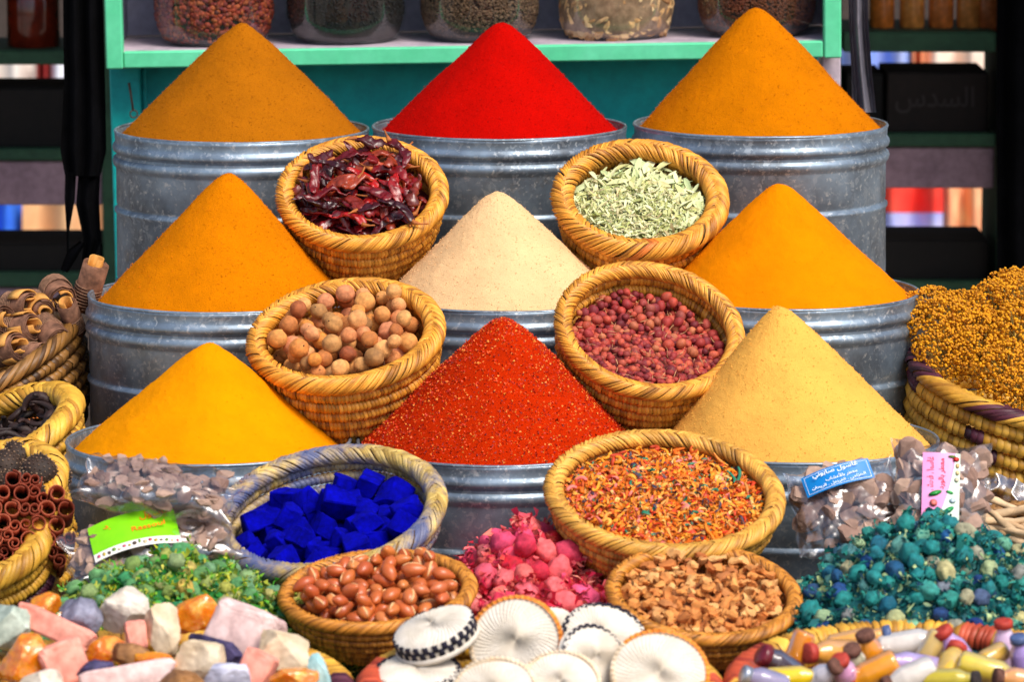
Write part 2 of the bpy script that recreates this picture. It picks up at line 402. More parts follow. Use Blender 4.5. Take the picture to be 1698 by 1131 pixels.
def rimbraid(Rc, z, a, n, twist=3.2, dyes=None, wide=1.15, style='herring'):
    Vs, Fs, Ms = [], [], []; off = 0; ns = 8
    pit = 2 * PI / n
    halves = [(-1.25, 1.75, 1), (4.9, 1.45, 1)] if style == 'herring' else [(-1.3, 4.4, 1)]
    for hi_, (pa, pb, dr) in enumerate(halves):
        k = np.arange(n); s = np.linspace(0, 1, ns)
        phi = pa + (pb - pa) * s
        jit = rng.normal(0, .22, n) * pit
        th = (k * pit + hi_ * pit * .5 + jit)[:, None] + dr * twist * pit * (s ** 1.2)[None]
        wv = pit * .56 * (1 + rng.normal(0, .12, n))
        u = np.array([-1, 0, 1])
        lift = np.array([-.04, .13, -.04])
        ends = np.where((s < .01) | (s > .99), .86, 1.0)
        jr = 1 + np.abs(rng.normal(0, .05, n))
        tt = th[:, :, None] + u[None, None] * wv[:, None, None]
        r = a * (ends[None, :, None] * jr[:, None, None] + lift[None, None])
        R_ = Rc + wide * r * np.cos(phi)[None, :, None]
        V = np.stack([R_ * np.cos(tt), R_ * np.sin(tt), z + r * np.sin(phi)[None, :, None]], -1).reshape(-1, 3)
        f = []
        for i in range(ns - 1):
            for j in range(2): f.append((i * 3 + j, (i + 1) * 3 + j, (i + 1) * 3 + j + 1, i * 3 + j + 1))
        f = np.array(f)
        if hi_ == 0: f = f[:, ::-1]
        Fc = (k[:, None, None] * (3 * ns) + f[None]).reshape(-1, 4) + off; off += len(V)
        mi = np.zeros(n, int)
        for (a0, a1, m_) in (dyes or []):
            tk = (k * pit) % (2 * PI); lo, hh = a0 % (2 * PI), a1 % (2 * PI)
            sel = (tk >= lo) & (tk <= hh) if lo <= hh else (tk >= lo) | (tk <= hh)
            mi[sel] = m_
        Vs.append(V); Fs.append(Fc); Ms.append(np.repeat(mi, len(f)))
    return np.concatenate(Vs), np.concatenate(Fs), np.concatenate(Ms)
def basket(label, px, py, Y, Rpx, tilt, roll, depth, rb, rimr, nc, straw_m, group, nst=130, nrim=120, style='herring', twist=3.2,
           dye=None, rim_dye=None, mats=None, belly=1.8, pt=None, R=None):
    """px,py: centre of the rim seen at depth Y; returns matrix whose origin is the rim centre"""
    P = pt or atY(px, py, Y); R = R or Rpx / pxm(Y)
    Mr = T(P) @ RY(-rad(roll)) @ RX(rad(tilt))
    Mb = Mr @ T((0, 0, -depth))
    t = thing('woven_basket', label, 'basket', Mb, group)
    ms = [straw_m] + (mats or [])
    Rc = R - rimr * 1.15
    V, Fc, mi = rimbraid(Rc, depth, rimr, nrim, twist, rim_dye, style=style)
    rm = ob('rim', mk('basket_rim', V, Fc, mats=ms, midx=mi), t, kind='stuff')
    th = np.linspace(0, 2 * PI, 97); V, Fc = tube(np.stack([Rc * np.cos(th), Rc * np.sin(th), 0 * th + depth], -1), np.full(97, rimr * .93), 8, cap=False)
    ob('rim_core', mk('basket_rim_core', V, Fc, CORE), rm)
    z1 = depth - rimr * .9; R1 = Rc
    s = (np.arange(nc) + .5) / nc
    rr = R1 - (R1 - rb) * s ** belly; zz = z1 * (1 - s)
    ds = np.hypot(np.diff(np.concatenate([[R1], rr])), np.diff(np.concatenate([[z1], zz])))
    for i in range(nc):
        a = max(z1 / nc / 2, ds[i] / 2) * 1.02
        d = [(x[1], x[2], x[3]) for x in (dye or []) if x[0] == i]
        n = max(40, int(nst * rr[i] / R1))
        V, Fc, mi = coil(rr[i], zz[i], a, n, .5, d)
        ob('coil', mk('basket_coil', V, Fc, mats=ms, midx=mi), t)
    V, Fc = lathe([(.0005, .004), (rb * .5, .003), (rb, .001), (rb, 0), (.0005, -.001)], 48)
    ob('base', mk('basket_base', V, Fc, straw_m), t)
    return Mr, R

# ------------------------------------------------------------------ piling things up
class Field:
    def __init__(s, ext, cell, f, cx=0, cy=0, wall=None):
        s.c = cell; s.n = int(2 * ext / cell) + 1; s.ext = ext; s.cx = cx; s.cy = cy
        g = (np.arange(s.n) + .5) * cell - ext
        X, Y = np.meshgrid(g + cx, g + cy, indexing='ij'); s.H = f(X, Y).astype(float)
        if wall: d = np.hypot(X, Y) - wall; s.H = np.where(d > 0, np.minimum(np.maximum(s.H, s.H + d * 2.5), np.maximum(s.H, .012)), s.H)
    def idx(s, x, y):
        return (np.clip(((x - s.cx + s.ext) / s.c).astype(int), 0, s.n - 1), np.clip(((y - s.cy + s.ext) / s.c).astype(int), 0, s.n - 1))
    def drop(s, V, x, y, sink=0.0, test=False):
        i, j = s.idx(V[:, 0] + x, V[:, 1] + y)
        z = np.max(s.H[i, j] - V[:, 2]) - sink
        if not test: np.maximum.at(s.H, (i, j), V[:, 2] + z)
        return z
def fill(field, protos, n, sampler, M, name, label, cat, group, flat=.4, smin=.85, smax=1.15, sink=.15, tries=6, ref=None):
    """drop n copies of the prototypes (lists of (part name, mesh)) into the field, inside frame M"""
    out = []
    PV = []
    for p in protos:
        me = p[0][1]; v = np.empty(len(me.vertices) * 3, np.float32); me.vertices.foreach_get('co', v); PV.append(v.reshape(-1, 3).astype(float))
    for q in range(n):
        k = random.randrange(len(protos)); sc = random.uniform(smin, smax)
        Rm = rot_rand(flat) @ SC(sc); V = PV[k] @ np4(Rm)[:3, :3].T
        th_ = (V[:, 2].max() - V[:, 2].min()) * sink
        cand = []
        for _ in range(tries):
            x, y = sampler(); cand.append((field.drop(V, x, y, test=True) - (float(ref(np.array(x), np.array(y))) if ref else 0), x, y))
        base = min(cand)
        z = field.drop(V, base[1], base[2], th_)
        L = M @ T((base[1], base[2], z)) @ Rm
        o = None
        for pi, (nm, me) in enumerate(protos[k]):
            if pi == 0: o = ob(name, me, None, L, label, cat, group)
            else: ob(nm, me, o)
        out.append(o)
    return out
def disc_sampler(r, cx=0, cy=0, ry=None):
    def f():
        a = random.uniform(0, 2 * PI); q = math.sqrt(random.random())
        return cx + r * q * math.cos(a), cy + (ry or r) * q * math.sin(a)
    return f
def bed(name, label, cat, r, level, M, m, seed=0, rough=.004, parent=None, nr=24, nth=72):
    """the packed layer under the pieces: a disc following level(x, y)"""
    rr = np.linspace(0, r, nr); th = np.linspace(0, 2 * PI, nth, endpoint=False)
    rg, tg = np.meshgrid(rr, th, indexing='ij'); x = rg * np.cos(tg); y = rg * np.sin(tg)
    V = np.stack([x, y, level(x, y)], -1).reshape(-1, 3)
    V[:, 2] += nz(V, 120, seed) * rough
    i, j = np.meshgrid(np.arange(nr - 1), np.arange(nth), indexing='ij'); a = i * nth + j; b = i * nth + (j + 1) % nth
    Fc = np.stack([a, a + nth, b + nth, b], -1).reshape(-1, 4)
    return ob(name, mk(name, V, Fc, m), None, M, label, cat, None, 'stuff')
def flakes(n, P, size, m, name, M, label, cat, aspect=(2.0, 5.0), curl=.35, flat=.6, normals=None, nseg=3, parent=None):
    """n small curled strips at points P (one joined mesh)"""
    L = rng.uniform(size[0], size[1], n); Wd = L / rng.uniform(aspect[0], aspect[1], n)
    s = np.linspace(-.5, .5, nseg + 1)
    ex = rng.normal(0, curl, n)
    q = rng.normal(0, 1, (n, 3, 3)); q[:, :, 2] = rng.normal(0, flat, (n, 3)); q[:, 2, 2] += 1.2
    zc = q[:, :, 2]; zc /= np.linalg.norm(zc, axis=1)[:, None]
    xc = q[:, :, 0] - zc * np.sum(q[:, :, 0] * zc, 1)[:, None]; xc /= np.linalg.norm(xc, axis=1)[:, None]
    yc = np.cross(zc, xc)
    wprof = np.cos(s * PI * .8)
    V = np.zeros((n, nseg + 1, 2, 3))
    tw = rng.normal(0, .5, n)
    for i, si in enumerate(s):
        c = P + xc * (L * si)[:, None] + zc * (ex * L * (1 - 4 * si * si) * .5)[:, None]
        yy = yc * np.cos(tw * si * 2)[:, None] + zc * np.sin(tw * si * 2)[:, None]
        for u in (0, 1): V[:, i, u] = c + yy * ((u - .5) * Wd * wprof[i])[:, None]
    f = np.array([(2 * i, 2 * i + 1, 2 * i + 3, 2 * i + 2) for i in range(nseg)])
    Fc = (np.arange(n)[:, None, None] * (2 * nseg + 2) + f).reshape(-1, 4)
    me = mk(name, V.reshape(-1, 3), Fc, m)
    if parent: return ob(name, me, parent, kind='stuff')
    return ob(name, me, None, M, label, cat, None, 'stuff')
def place_flakes_local(n, r, level, up=.004):
    a = rng.uniform(0, 2 * PI, n); q = np.sqrt(rng.random(n)) * r
    x, y = q * np.cos(a), q * np.sin(a)
    return np.stack([x, y, level(x, y) + rng.uniform(0, up, n)], -1)

GB = 'baskets tilted between the rows of tins'
# --- A: chillies
MA, RA = basket('deep golden coiled basket of dried red chillies', 600, 321, .50, 142, 33, 0, .125, .08, .0118, 6, STRAW, GB, nst=150, nrim=165, twist=8)
MB_, RB = basket('deep golden basket of pale green leaves with a red dyed patch', 1061, 330, .50, 146, 33, -2, .125, .085, .0145, 6, STRAW, GB, nst=110, nrim=150, twist=8,
                 dye=[(0, 1.35, 1.62, 1), (0, 4.5, 4.9, 1), (1, 4.45, 4.8, 1), (0, 1.25, 1.35, 2), (0, 3.0, 3.15, 1), (0, .0, .15, 1)], rim_dye=[(4.5, 4.62, 1)], mats=[DYE_O, DYE_P])
MC, RC = basket('wide golden coiled basket holding round brown galls', 573, 557, .07, 165, 24, 6, .125, .095, .0128, 6, STRAW, GB, nst=150, nrim=165, twist=8)
MD, RD = basket('golden coiled basket holding small dried red berries', 1077, 548, .07, 159, 35, -9, .14, .085, .0108, 7, STRAW, GB, nst=150, nrim=180, twist=8)
ME_, RE = basket('pale straw basket stained blue, holding blue pigment lumps', 545, 850, -.38, 198, 21, 8, .085, .10, .0118, 5, STRAW_P, 'shallow baskets leaning on the front tins', nst=130, nrim=140, twist=6)
MF, RF = basket('wide shallow basket of mixed orange spice curls', 1102, 820, -.38, 200, 20, -3, .085, .11, .011, 5, STRAW_T, 'shallow baskets leaning on the front tins', nst=150, nrim=170, twist=6)
GS = 'small shallow bowls of woven straw'
MG, RG = basket('small shallow brown woven bowl of shiny argan nuts', 626, 982, -.62, 166, 11, 3, .07, .07, .0085, 6, STRAW_D, GS, nst=150, nrim=170, twist=6)
MH, RH = basket('small shallow brown woven bowl of dry root chips', 1167, 987, -.62, 164, 17, -3, .07, .07, .0085, 6, STRAW_D, GS, nst=150, nrim=170, twist=6)

def level_fn(z0, ky, dome, r): return lambda x, y: z0 - ky * y + dome * (1 - (x * x + y * y) / (r * r))

# chillies
CH = mat('dried_chilli_skin', [s2l(45, 0, 8), s2l(90, 4, 14), s2l(125, 8, 10), s2l(175, 14, 8), s2l(70, 8, 18), s2l(165, 60, 25), s2l(110, 6, 12)], by='object', rough=.36, mottle=.6, mscale=70, bump=.5, bscale=140, spec=.6, rvar=.1)
STEM = mat('chilli_stem', [s2l(190, 110, 50), s2l(150, 80, 30)], scale=90, rough=.7)
def chilli(i):
    L = random.uniform(.048, .07); n = 24; t = np.linspace(0, 1, n); bend = random.uniform(-.6, .6)
    path = np.stack([L * (t - .5), bend * L * (t - .5) ** 2 * 1.6, .004 * np.sin(t * 5 + i)], -1)
    r = .0108 * np.sin(np.clip(t * .93 + .07, 0, 1) * PI) ** .45 * (1 - .45 * t) * random.uniform(.85, 1.15)
    r[0] = .003; r[-1] = .0012
    V, Fc = tube(path, r, 16, flat=random.uniform(.3, .55))
    V += (nz(V, 190, i * 3.1) * .0042)[:, None] * np.array([.3, .8, .8]); V += (nz(V, 55, i * 5.3) * .007)[:, None] * np.array([0, .6, 1])
    a = [('chilli', mk('chilli_skin', V, Fc, CH))]
    if i % 3 == 0:
        p = path[0]; k = random.uniform(-.006, .006)
        sp = [p + [.002, 0, 0], p + [-.004, 0, 0], p + [-.012, k, .001], p + [-.02, k * 2.4, .003]]
        V, Fc = tube(sp, [.0042, .0034, .0014, .0013], 6); a.append(('stem', mk('chilli_stem', V, Fc, STEM)))
    return a
lv = level_fn(-.026, .20, .010, .11)
fA = Field(.15, .0035, lv, wall=RA - .03)
bed('chilli_crumbs', 'dark red chilli crumbs beneath the dried chillies', 'chilli', RA - .022, lambda x, y: lv(x, y) - .003, MA, mat('chilli_crumb', [s2l(50, 0, 5), s2l(110, 8, 8)], scale=150, rough=.6, bump=1, bscale=200, bdist=.003))
fill(fA, [chilli(i) for i in range(8)], 100, disc_sampler(RA - .045), MA, 'dried_chilli', 'wrinkled dark red dried chilli lying in the golden basket', 'chilli', 'dried chillies in the basket', flat=.28, sink=.3, tries=5)

# pale leaves
LEAF = mat('senna_leaf', [s2l(170, 178, 110), s2l(218, 215, 150), s2l(205, 218, 165), s2l(236, 230, 180), s2l(190, 210, 150), s2l(228, 205, 145)], by='object', rough=.7, mottle=.15)
LEAFI = mat('senna_crumb', [s2l(130, 135, 75), s2l(180, 185, 110), s2l(218, 215, 150), s2l(205, 215, 165), s2l(236, 228, 180), s2l(150, 130, 85)], by='island', rough=.75, mottle=.1)
def leaf(i):
    L = random.uniform(.02, .038); Wd = L / random.uniform(2.6, 4.4); n = 6
    t = np.linspace(0, 1, n); w = Wd * np.sin(np.clip(t * .94 + .05, 0, 1) * PI) ** .8 / 2; c = random.uniform(-.004, .004); tw = random.uniform(-.7, .7)
    V = []
    for k in range(n):
        for u in (-1, 0, 1):
            y = u * w[k]; z = c * (1 - (2 * t[k] - 1) ** 2) + abs(u) * w[k] * .35; a = tw * (t[k] - .5)
            V.append((L * (t[k] - .5), y * math.cos(a) - z * math.sin(a), y * math.sin(a) + z * math.cos(a)))
    V = np.array(V); Fc = np.array([(3 * k + j, 3 * k + j + 1, 3 * k + j + 4, 3 * k + j + 3) for k in range(n - 1) for j in (0, 1)])
    V2 = V - [0, 0, .0006]; V, Fc = merge([(V, Fc), (V2, Fc[:, ::-1])])
    return [('leaf', mk('leaf', V, Fc, LEAF))]
lv = level_fn(-.016, .16, .016, .11)
fB = Field(.15, .003, lv, wall=RB - .034)
bed('leaf_crumbs', 'fine greenish leaf crumbs beneath the dry leaves', 'herb', RB - .03, lambda x, y: lv(x, y) - .002, MB_, mat('leaf_crumb_bed', [s2l(80, 85, 40), s2l(150, 155, 90)], scale=160, rough=.8, bump=1, bscale=220, bdist=.003))
flakes(2600, place_flakes_local(2600, RB - .036, lv, .005), (.007, .02), LEAFI, 'leaf_fragments', MB_, 'broken pale leaf fragments among the dry leaves', 'herb', aspect=(3, 7))
fill(fB, [leaf(i) for i in range(12)], 300, disc_sampler(RB - .04), MB_, 'dry_leaf', 'pale green dry pointed leaf in the red patched basket', 'leaf', 'dry leaves in the basket', flat=.4, sink=.55, tries=2)

# galls
GALL = mat('gall_skin', [s2l(150, 75, 40), s2l(200, 125, 60), s2l(222, 155, 85), s2l(215, 135, 55), s2l(208, 130, 88), s2l(228, 165, 95), s2l(130, 88, 48)], by='object', rough=.75, mottle=.35, mscale=130, bump=.6, bscale=240, bdist=.0014)
HOLE = mat('gall_hole', [(.03, .012, .005)], mottle=0)
def gall(i):
    V, Fc = ico(4); r = .0135
    for _ in range(i % 3):
        d = rng.normal(0, 1, 3); d /= np.linalg.norm(d); k = np.clip((V @ d - .97) / .03, 0, 1) ** 2; V = V * (1 + (k * .10)[:, None])
    V *= (1 + nz(V, 1.3, i * 7) * .09 + nz(V, 5, i) * .02)[:, None]
    V = V * r * np.array([1, random.uniform(.9, 1.05), random.uniform(.88, 1)])
    a = [('gall', mk('gall', V, Fc, GALL))]
    if i % 2 == 0:
        d = rng.normal(0, 1, 3); d /= np.linalg.norm(d); k = np.argmax(V @ d); p = V[k]
        h, hf = ico(1); a.append(('hole', mk('gall_hole', p * .985 + h * .0013, hf, HOLE)))
    return a
lv = level_fn(-.040, .14, .012, .12)
fC = Field(.17, .0035, lv, wall=RC - .032)
bed('gall_dust', 'dull brown dust beneath the round galls', 'dust', RC - .033, lambda x, y: lv(x, y) - .001, MC, mat('gall_dust', [s2l(70, 40, 25), s2l(120, 75, 45)], scale=100, rough=.9, bump=.6, bscale=150, bdist=.003))
fill(fC, [gall(i) for i in range(7)], 100, disc_sampler(RC - .042), MC, 'oak_gall', 'round brown oak gall lying in the wide golden basket', 'gall', 'round galls in the basket', flat=2, smin=.78, smax=1.18, sink=.2, tries=7)

# berries
BERRY = mat('berry_skin', [s2l(95, 25, 35), s2l(150, 45, 45), s2l(178, 62, 50), s2l(200, 90, 62), s2l(130, 40, 50), s2l(192, 112, 72), s2l(165, 50, 38)], by='object', rough=.65, mottle=.3, mscale=160, bump=.3, bscale=400)
TWIG = mat('berry_twig', [s2l(150, 90, 60), s2l(210, 160, 110), s2l(90, 40, 30)], by='island', rough=.8, mottle=0)
def berry(i):
    V, Fc = ico(2); r = .0072
    V *= (1 + nz(V, 2.6, i * 4.4) * .16)[:, None]; V[:, 2] *= random.uniform(.8, 1)
    k = V[:, 0] > .75; V[k, 0] *= 1.18
    a = [('berry', mk('berry', V * r, Fc, BERRY))]
    if i % 3 == 0:
        p = np.array([[r * .9, 0, 0], [r * 1.6, .002, .001], [r * 2.1, .004, .003]]); Vt, Ft = tube(p, [.0009, .0007, .0006], 5, cap=False); a.append(('stalk', mk('berry_stalk', Vt, Ft, TWIG)))
    return a
lv = level_fn(-.042, .15, .012, .12)
fD = Field(.16, .003, lv, wall=RD - .026)
bed('berry_dust', 'dark red dust beneath the small dried berries', 'dust', RD - .03, lambda x, y: lv(x, y) + .001, MD, mat('berry_dust', [s2l(60, 20, 18), s2l(120, 40, 35)], scale=140, rough=.9, bump=.8, bscale=200, bdist=.003))
fill(fD, [berry(i) for i in range(9)], 300, disc_sampler(RD - .03), MD, 'dried_berry', 'small dried red berry in the golden coiled basket', 'berry', 'dried berries in the basket', flat=2, smin=.6, smax=1.28, sink=.45, tries=3)
Pb = place_flakes_local(620, RD - .028, lv, .006); bb, bf_ = ico(1)
Vb, Fb = merge([(p + bb * random.uniform(.0045, .0075) * np.array([1, random.uniform(.8, 1), .9]), bf_) for p in Pb])
ob('berry_layer', mk('berry_layer', Vb, Fb, mat('berry_layer', [s2l(95, 25, 35), s2l(150, 45, 45), s2l(178, 62, 50), s2l(200, 95, 65), s2l(120, 38, 45)], by='island', rough=.7, mottle=.3, mscale=160)), None, MD, 'packed small red berries under the top layer of berries', 'berry', None, 'stuff')
P = place_flakes_local(170, RD - .045, lv, .006); P[:, 2] += .009
flakes(170, P, (.008, .016), TWIG, 'berry_stalks', MD, 'thin dry stalks strewn among the red berries', 'stalks', aspect=(9, 16))

# blue pigment lumps
BLUE = mat('ultramarine_pigment', [(.0004, .0006, .17), (.001, .0015, .42)], by='noise', scale=45, rough=1, mottle=.35, mscale=120, bump=.5, bscale=200, spec=.08, bdist=.002)
def lump(i):
    bm = bmesh.new(); bmesh.ops.create_cube(bm, size=1)
    bmesh.ops.bevel(bm, geom=bm.edges[:], offset=.05, segments=1, affect='EDGES'); bmesh.ops.triangulate(bm, faces=bm.faces[:]); bmesh.ops.subdivide_edges(bm, edges=bm.edges[:], cuts=2)
    V = np.array([v.co[:] for v in bm.verts]); Fc = [[v.index for v in f.verts] for f in bm.faces]; bm.free()
    for _ in range(3):
        d = rng.normal(0, 1, 3); d /= np.linalg.norm(d); t = random.uniform(.44, .6); k = np.clip(V @ d - t, 0, None); V -= k[:, None] * d
    V *= np.array([random.uniform(.8, 1.2), random.uniform(.75, 1), random.uniform(.6, .95)])
    V += (nz(V, 1.6, i * 9) * .07 + nz(V, 7, i * 2) * .045)[:, None] * V / (np.linalg.norm(V, axis=1)[:, None] + 1e-6)
    V *= .047
    return [('lump', mk('pigment_lump', V, Fc, BLUE, smooth='angle'))]
lv = level_fn(-.054, .05, .012, .14)
fE = Field(.19, .005, lv, wall=RE - .034)
bed('blue_dust', 'deep blue pigment dust beneath the blue lumps', 'pigment', RE - .035, lambda x, y: lv(x, y) - .001, ME_, BLUE)
fill(fE, [lump(i) for i in range(8)], 46, disc_sampler(RE - .046, 0, -.012), ME_, 'pigment_lump', 'rough deep blue pigment lump in the blue stained basket', 'pigment', 'blue pigment lumps', flat=.6, smin=.55, smax=1.1, sink=.28, tries=14)

# mixed spice
MIXC = [s2l(235, 130, 10), s2l(245, 160, 35), s2l(225, 105, 15), s2l(245, 175, 70), s2l(225, 60, 20), s2l(235, 140, 20), s2l(230, 120, 110), s2l(200, 130, 60), s2l(60, 50, 70), s2l(240, 190, 110), s2l(30, 120, 90), s2l(225, 105, 10), s2l(190, 60, 20), s2l(235, 135, 15), s2l(242, 160, 45), s2l(228, 115, 12), s2l(238, 150, 60), s2l(205, 85, 12), s2l(245, 180, 80)]
MIX = mat('mixed_spice', MIXC, by='object', rough=.6, mottle=.15)
MIXI = mat('mixed_spice_bits', MIXC, by='island', rough=.6, mottle=.1)
for m_ in (MIX, MIXI):
    for n_ in m_.node_tree.nodes:
        if n_.type == 'VALTORGB': n_.color_ramp.interpolation = 'CONSTANT'
def curl(i):
    L = random.uniform(.014, .028); n = 9; t = np.linspace(0, 1, n); k = random.uniform(.6, 5.0); R_ = L / k
    path = np.stack([R_ * np.sin(k * (t - .5)), R_ * (1 - np.cos(k * (t - .5))), .0012 * np.sin(t * 4 + i)], -1); path -= path.mean(0)
    V, Fc = tube(path, .0025 * (.6 + .5 * np.sin(t * PI)) * random.uniform(.7, 1.2), 6, flat=random.uniform(.5, .9))
    return [('curl', mk('spice_curl', V, Fc, MIX))]
lv = level_fn(-.012, .03, .018, .14)
fF = Field(.2, .003, lv, wall=RF - .03)
bed('spice_crumbs', 'orange brown crumbs beneath the mixed spice curls', 'spice', RF - .024, lambda x, y: lv(x, y) - .002, MF, mat('mix_bed', [s2l(110, 50, 10), s2l(200, 110, 20)], scale=170, rough=.8, bump=1, bscale=220, bdist=.003))
flakes(4600, place_flakes_local(4600, RF - .026, lv, .005), (.007, .016), MIXI, 'spice_fragments', MF, 'countless orange and yellow spice shreds in the wide basket', 'spice', aspect=(2.2, 5), curl=.6, flat=.8)
fill(fF, [curl(i) for i in range(22)], 300, disc_sampler(RF - .036), MF, 'spice_curl', 'small orange curl of dried spice in wide shallow basket', 'spice', 'curls of mixed spice', flat=.5, smin=.7, smax=1.3, sink=.35, tries=2)

# argan nuts
NUT = mat('argan_shell', [s2l(165, 75, 30), s2l(195, 100, 45), s2l(180, 82, 40), s2l(205, 118, 55), s2l(190, 92, 52), s2l(215, 135, 70)], by='object', rough=.33, mottle=.14, mscale=90, spec=.5, bump=.08, bscale=150)
SCAR = mat('argan_scar', [s2l(240, 195, 140), s2l(220, 160, 100)], scale=90, rough=.6)
def nut(i):
    V, Fc = ico(3)
    V[:, 0] *= 1.0 + .12 * np.sign(V[:, 0]) * np.abs(V[:, 0]); p = np.clip(np.abs(V[:, 0]), 0, 1)
    V[:, 1:] *= (1 - .25 * p ** 2)[:, None]
    V = V * np.array([.0148, .0092, .0085]) * random.uniform(.94, 1.08); V += (nz(V, 90, i) * .0008)[:, None]
    a = [('nut', mk('argan_nut', V, Fc, NUT))]
    if i % 2 == 0:
        n = 9; t = np.linspace(-1, 1, n); path = np.stack([.0135 * t, .0006 * np.sin(t * 3), .0087 * np.sqrt(np.clip(1 - (t * .93) ** 2, .02, 1)) * .93], -1)
        Vs, Fs = tube(path, .0018 * (1 - t * t) ** .5 + .0003, 6, flat=.6); a.append(('scar', mk('argan_scar', Vs, Fs, SCAR)))
    return a
lv = level_fn(-.019, .03, .012, .11)
fG = Field(.16, .0035, lv, wall=RG - .022)
bed('nut_dust', 'brown husk dust beneath the argan nuts', 'dust', RG - .024, lambda x, y: lv(x, y) - .001, MG, mat('nut_dust', [s2l(90, 45, 20), s2l(140, 80, 40)], scale=120, rough=.9, bump=.6, bscale=180, bdist=.003))
fill(fG, [nut(i) for i in range(8)], 112, disc_sampler(RG - .032), MG, 'argan_nut', 'shiny brown argan nut in the small woven bowl', 'nut', 'argan nuts in the bowl', flat=.4, smin=.85, smax=1.15, sink=.22, tries=5)

# root chips
CHIP = mat('root_chip', [s2l(185, 105, 48), s2l(212, 138, 68), s2l(226, 155, 82), s2l(205, 122, 56), s2l(236, 185, 115), s2l(172, 95, 45), s2l(220, 145, 72)], by='object', rough=.8, mottle=.25, mscale=130, bump=.5, bscale=220)
def chip(i):
    n = 7; t = np.linspace(0, 1, n); L = random.uniform(.012, .020); b = random.uniform(-.5, .5)
    path = np.stack([L * (t - .5), b * L * (t - .5) ** 2 * 2, .002 * np.sin(t * 3 + i)], -1)
    V, Fc = tube(path, .0056 * random.uniform(.6, 1.2) * (1 + .3 * np.sin(t * 7 + i)), 7, flat=random.uniform(.5, .95))
    V += (nz(V, 130, i * 3) * .004)[:, None] * np.array([.6, 1, 1])
    return [('chip', mk('root_chip', V, Fc, CHIP, smooth='angle'))]
lv = level_fn(-.018, .04, .014, .11)
fH = Field(.16, .003, lv, wall=RH - .022)
bed('chip_dust', 'tan wood dust beneath the root chips', 'dust', RH - .024, lambda x, y: lv(x, y) - .001, MH, mat('chip_dust', [s2l(110, 65, 35), s2l(180, 115, 65)], scale=140, rough=.9, bump=.8, bscale=200, bdist=.003))
fill(fH, [chip(i) for i in range(14)], 290, disc_sampler(RH - .028), MH, 'root_chip', 'small tan chip of dried root in woven bowl', 'root', 'root chips in the bowl', flat=.45, smin=.7, smax=1.3, sink=.3, tries=4)

# ------------------------------------------------------------------ dyed rosebud heaps
def budset(nm, cal, pet):
    mc = mat(nm + '_calyx', cal, by='object', rough=.8, mottle=.45, mscale=140, bump=.8, bscale=260, bdist=.0015)
    mp = mat(nm + '_petal', pet, by='island', rough=.7, mottle=.15)
    out = []
    for i in range(8):
        V, Fc = ico(3); r = random.uniform(.0085, .0112)
        x = V[:, 0].copy(); ang = np.arctan2(V[:, 2], V[:, 1])
        V[:, 1:] *= (1 - .28 * np.clip(-x, 0, 1) ** 2 - .12 * x)[:, None]
        V[:, 1:] *= (1 + .09 * np.cos(5 * ang + i) * (x > -.5))[:, None]
        V[:, 0] *= 1.35
        V *= (1 + nz(V, 2, i * 5) * .2 + nz(V, 7, i * 3) * .06)[:, None]; V *= r
        n = random.randint(30, 40); s = np.linspace(0, 1, 4); Vs = []; Fs = []
        for k in range(n):
            a = 2 * PI * k / n + random.gauss(0, .25); op = random.uniform(.1, 1.0); L = r * random.uniform(.5, 1.35); wd = r * random.uniform(.10, .30); cv = random.uniform(-1.4, 1.6)
            bx = r * random.uniform(.1, 1.0); rr0 = r * random.uniform(.5, .72)
            for si in s:
                el = op + cv * si; px_ = bx + L * si * math.cos(el * .7); pr = rr0 + L * si * math.sin(el * .7)
                for u in (-1, 1):
                    aa = a + u * wd * math.cos(si * 1.2) / max(rr0, 1e-4) * .55 + random.gauss(0, .16)
                    Vs.append((px_ + random.gauss(0, r * .05), pr * math.cos(aa), pr * math.sin(aa)))
            o = k * 8
            Fs += [(o + 2 * q, o + 2 * q + 1, o + 2 * q + 3, o + 2 * q + 2) for q in range(3)]
        out.append([('bud', mk(nm + '_bud', V, Fc, mc)), ('petals', mk(nm + '_petals', np.array(Vs), np.array(Fs), mp))])
    return out, mp, mc
def mound(name, label, cat, fn, m, cx, cy, rx, ry, group=None):
    n = 70; g = np.linspace(-1, 1, n); X, Y = np.meshgrid(cx + g * rx, cy + g * ry, indexing='ij'); Z = fn(X, Y)
    V = np.stack([X, Y, Z], -1).reshape(-1, 3); V[:, 2] += nz(V, 90, 3) * .006; V[:, 2] = np.maximum(V[:, 2], TABLE_Z + .001)
    i, j = np.meshgrid(np.arange(n - 1), np.arange(n - 1), indexing='ij'); a = i * n + j
    Fc = np.stack([a, a + n, a + n + 1, a + 1], -1).reshape(-1, 4)
    keep = Z.ravel()[Fc].max(1) > TABLE_Z + .002
    return ob(name, mk(name, V, Fc[keep], m), None, None, label, cat, group, 'stuff')
def heap_fn(cx, cy, rx, ry, h, p=1.0):
    return lambda X, Y: TABLE_Z + h * np.clip(1 - (((X - cx) / rx) ** 2 + ((Y - cy) / ry) ** 2) ** (.5 * p), 0, 1)
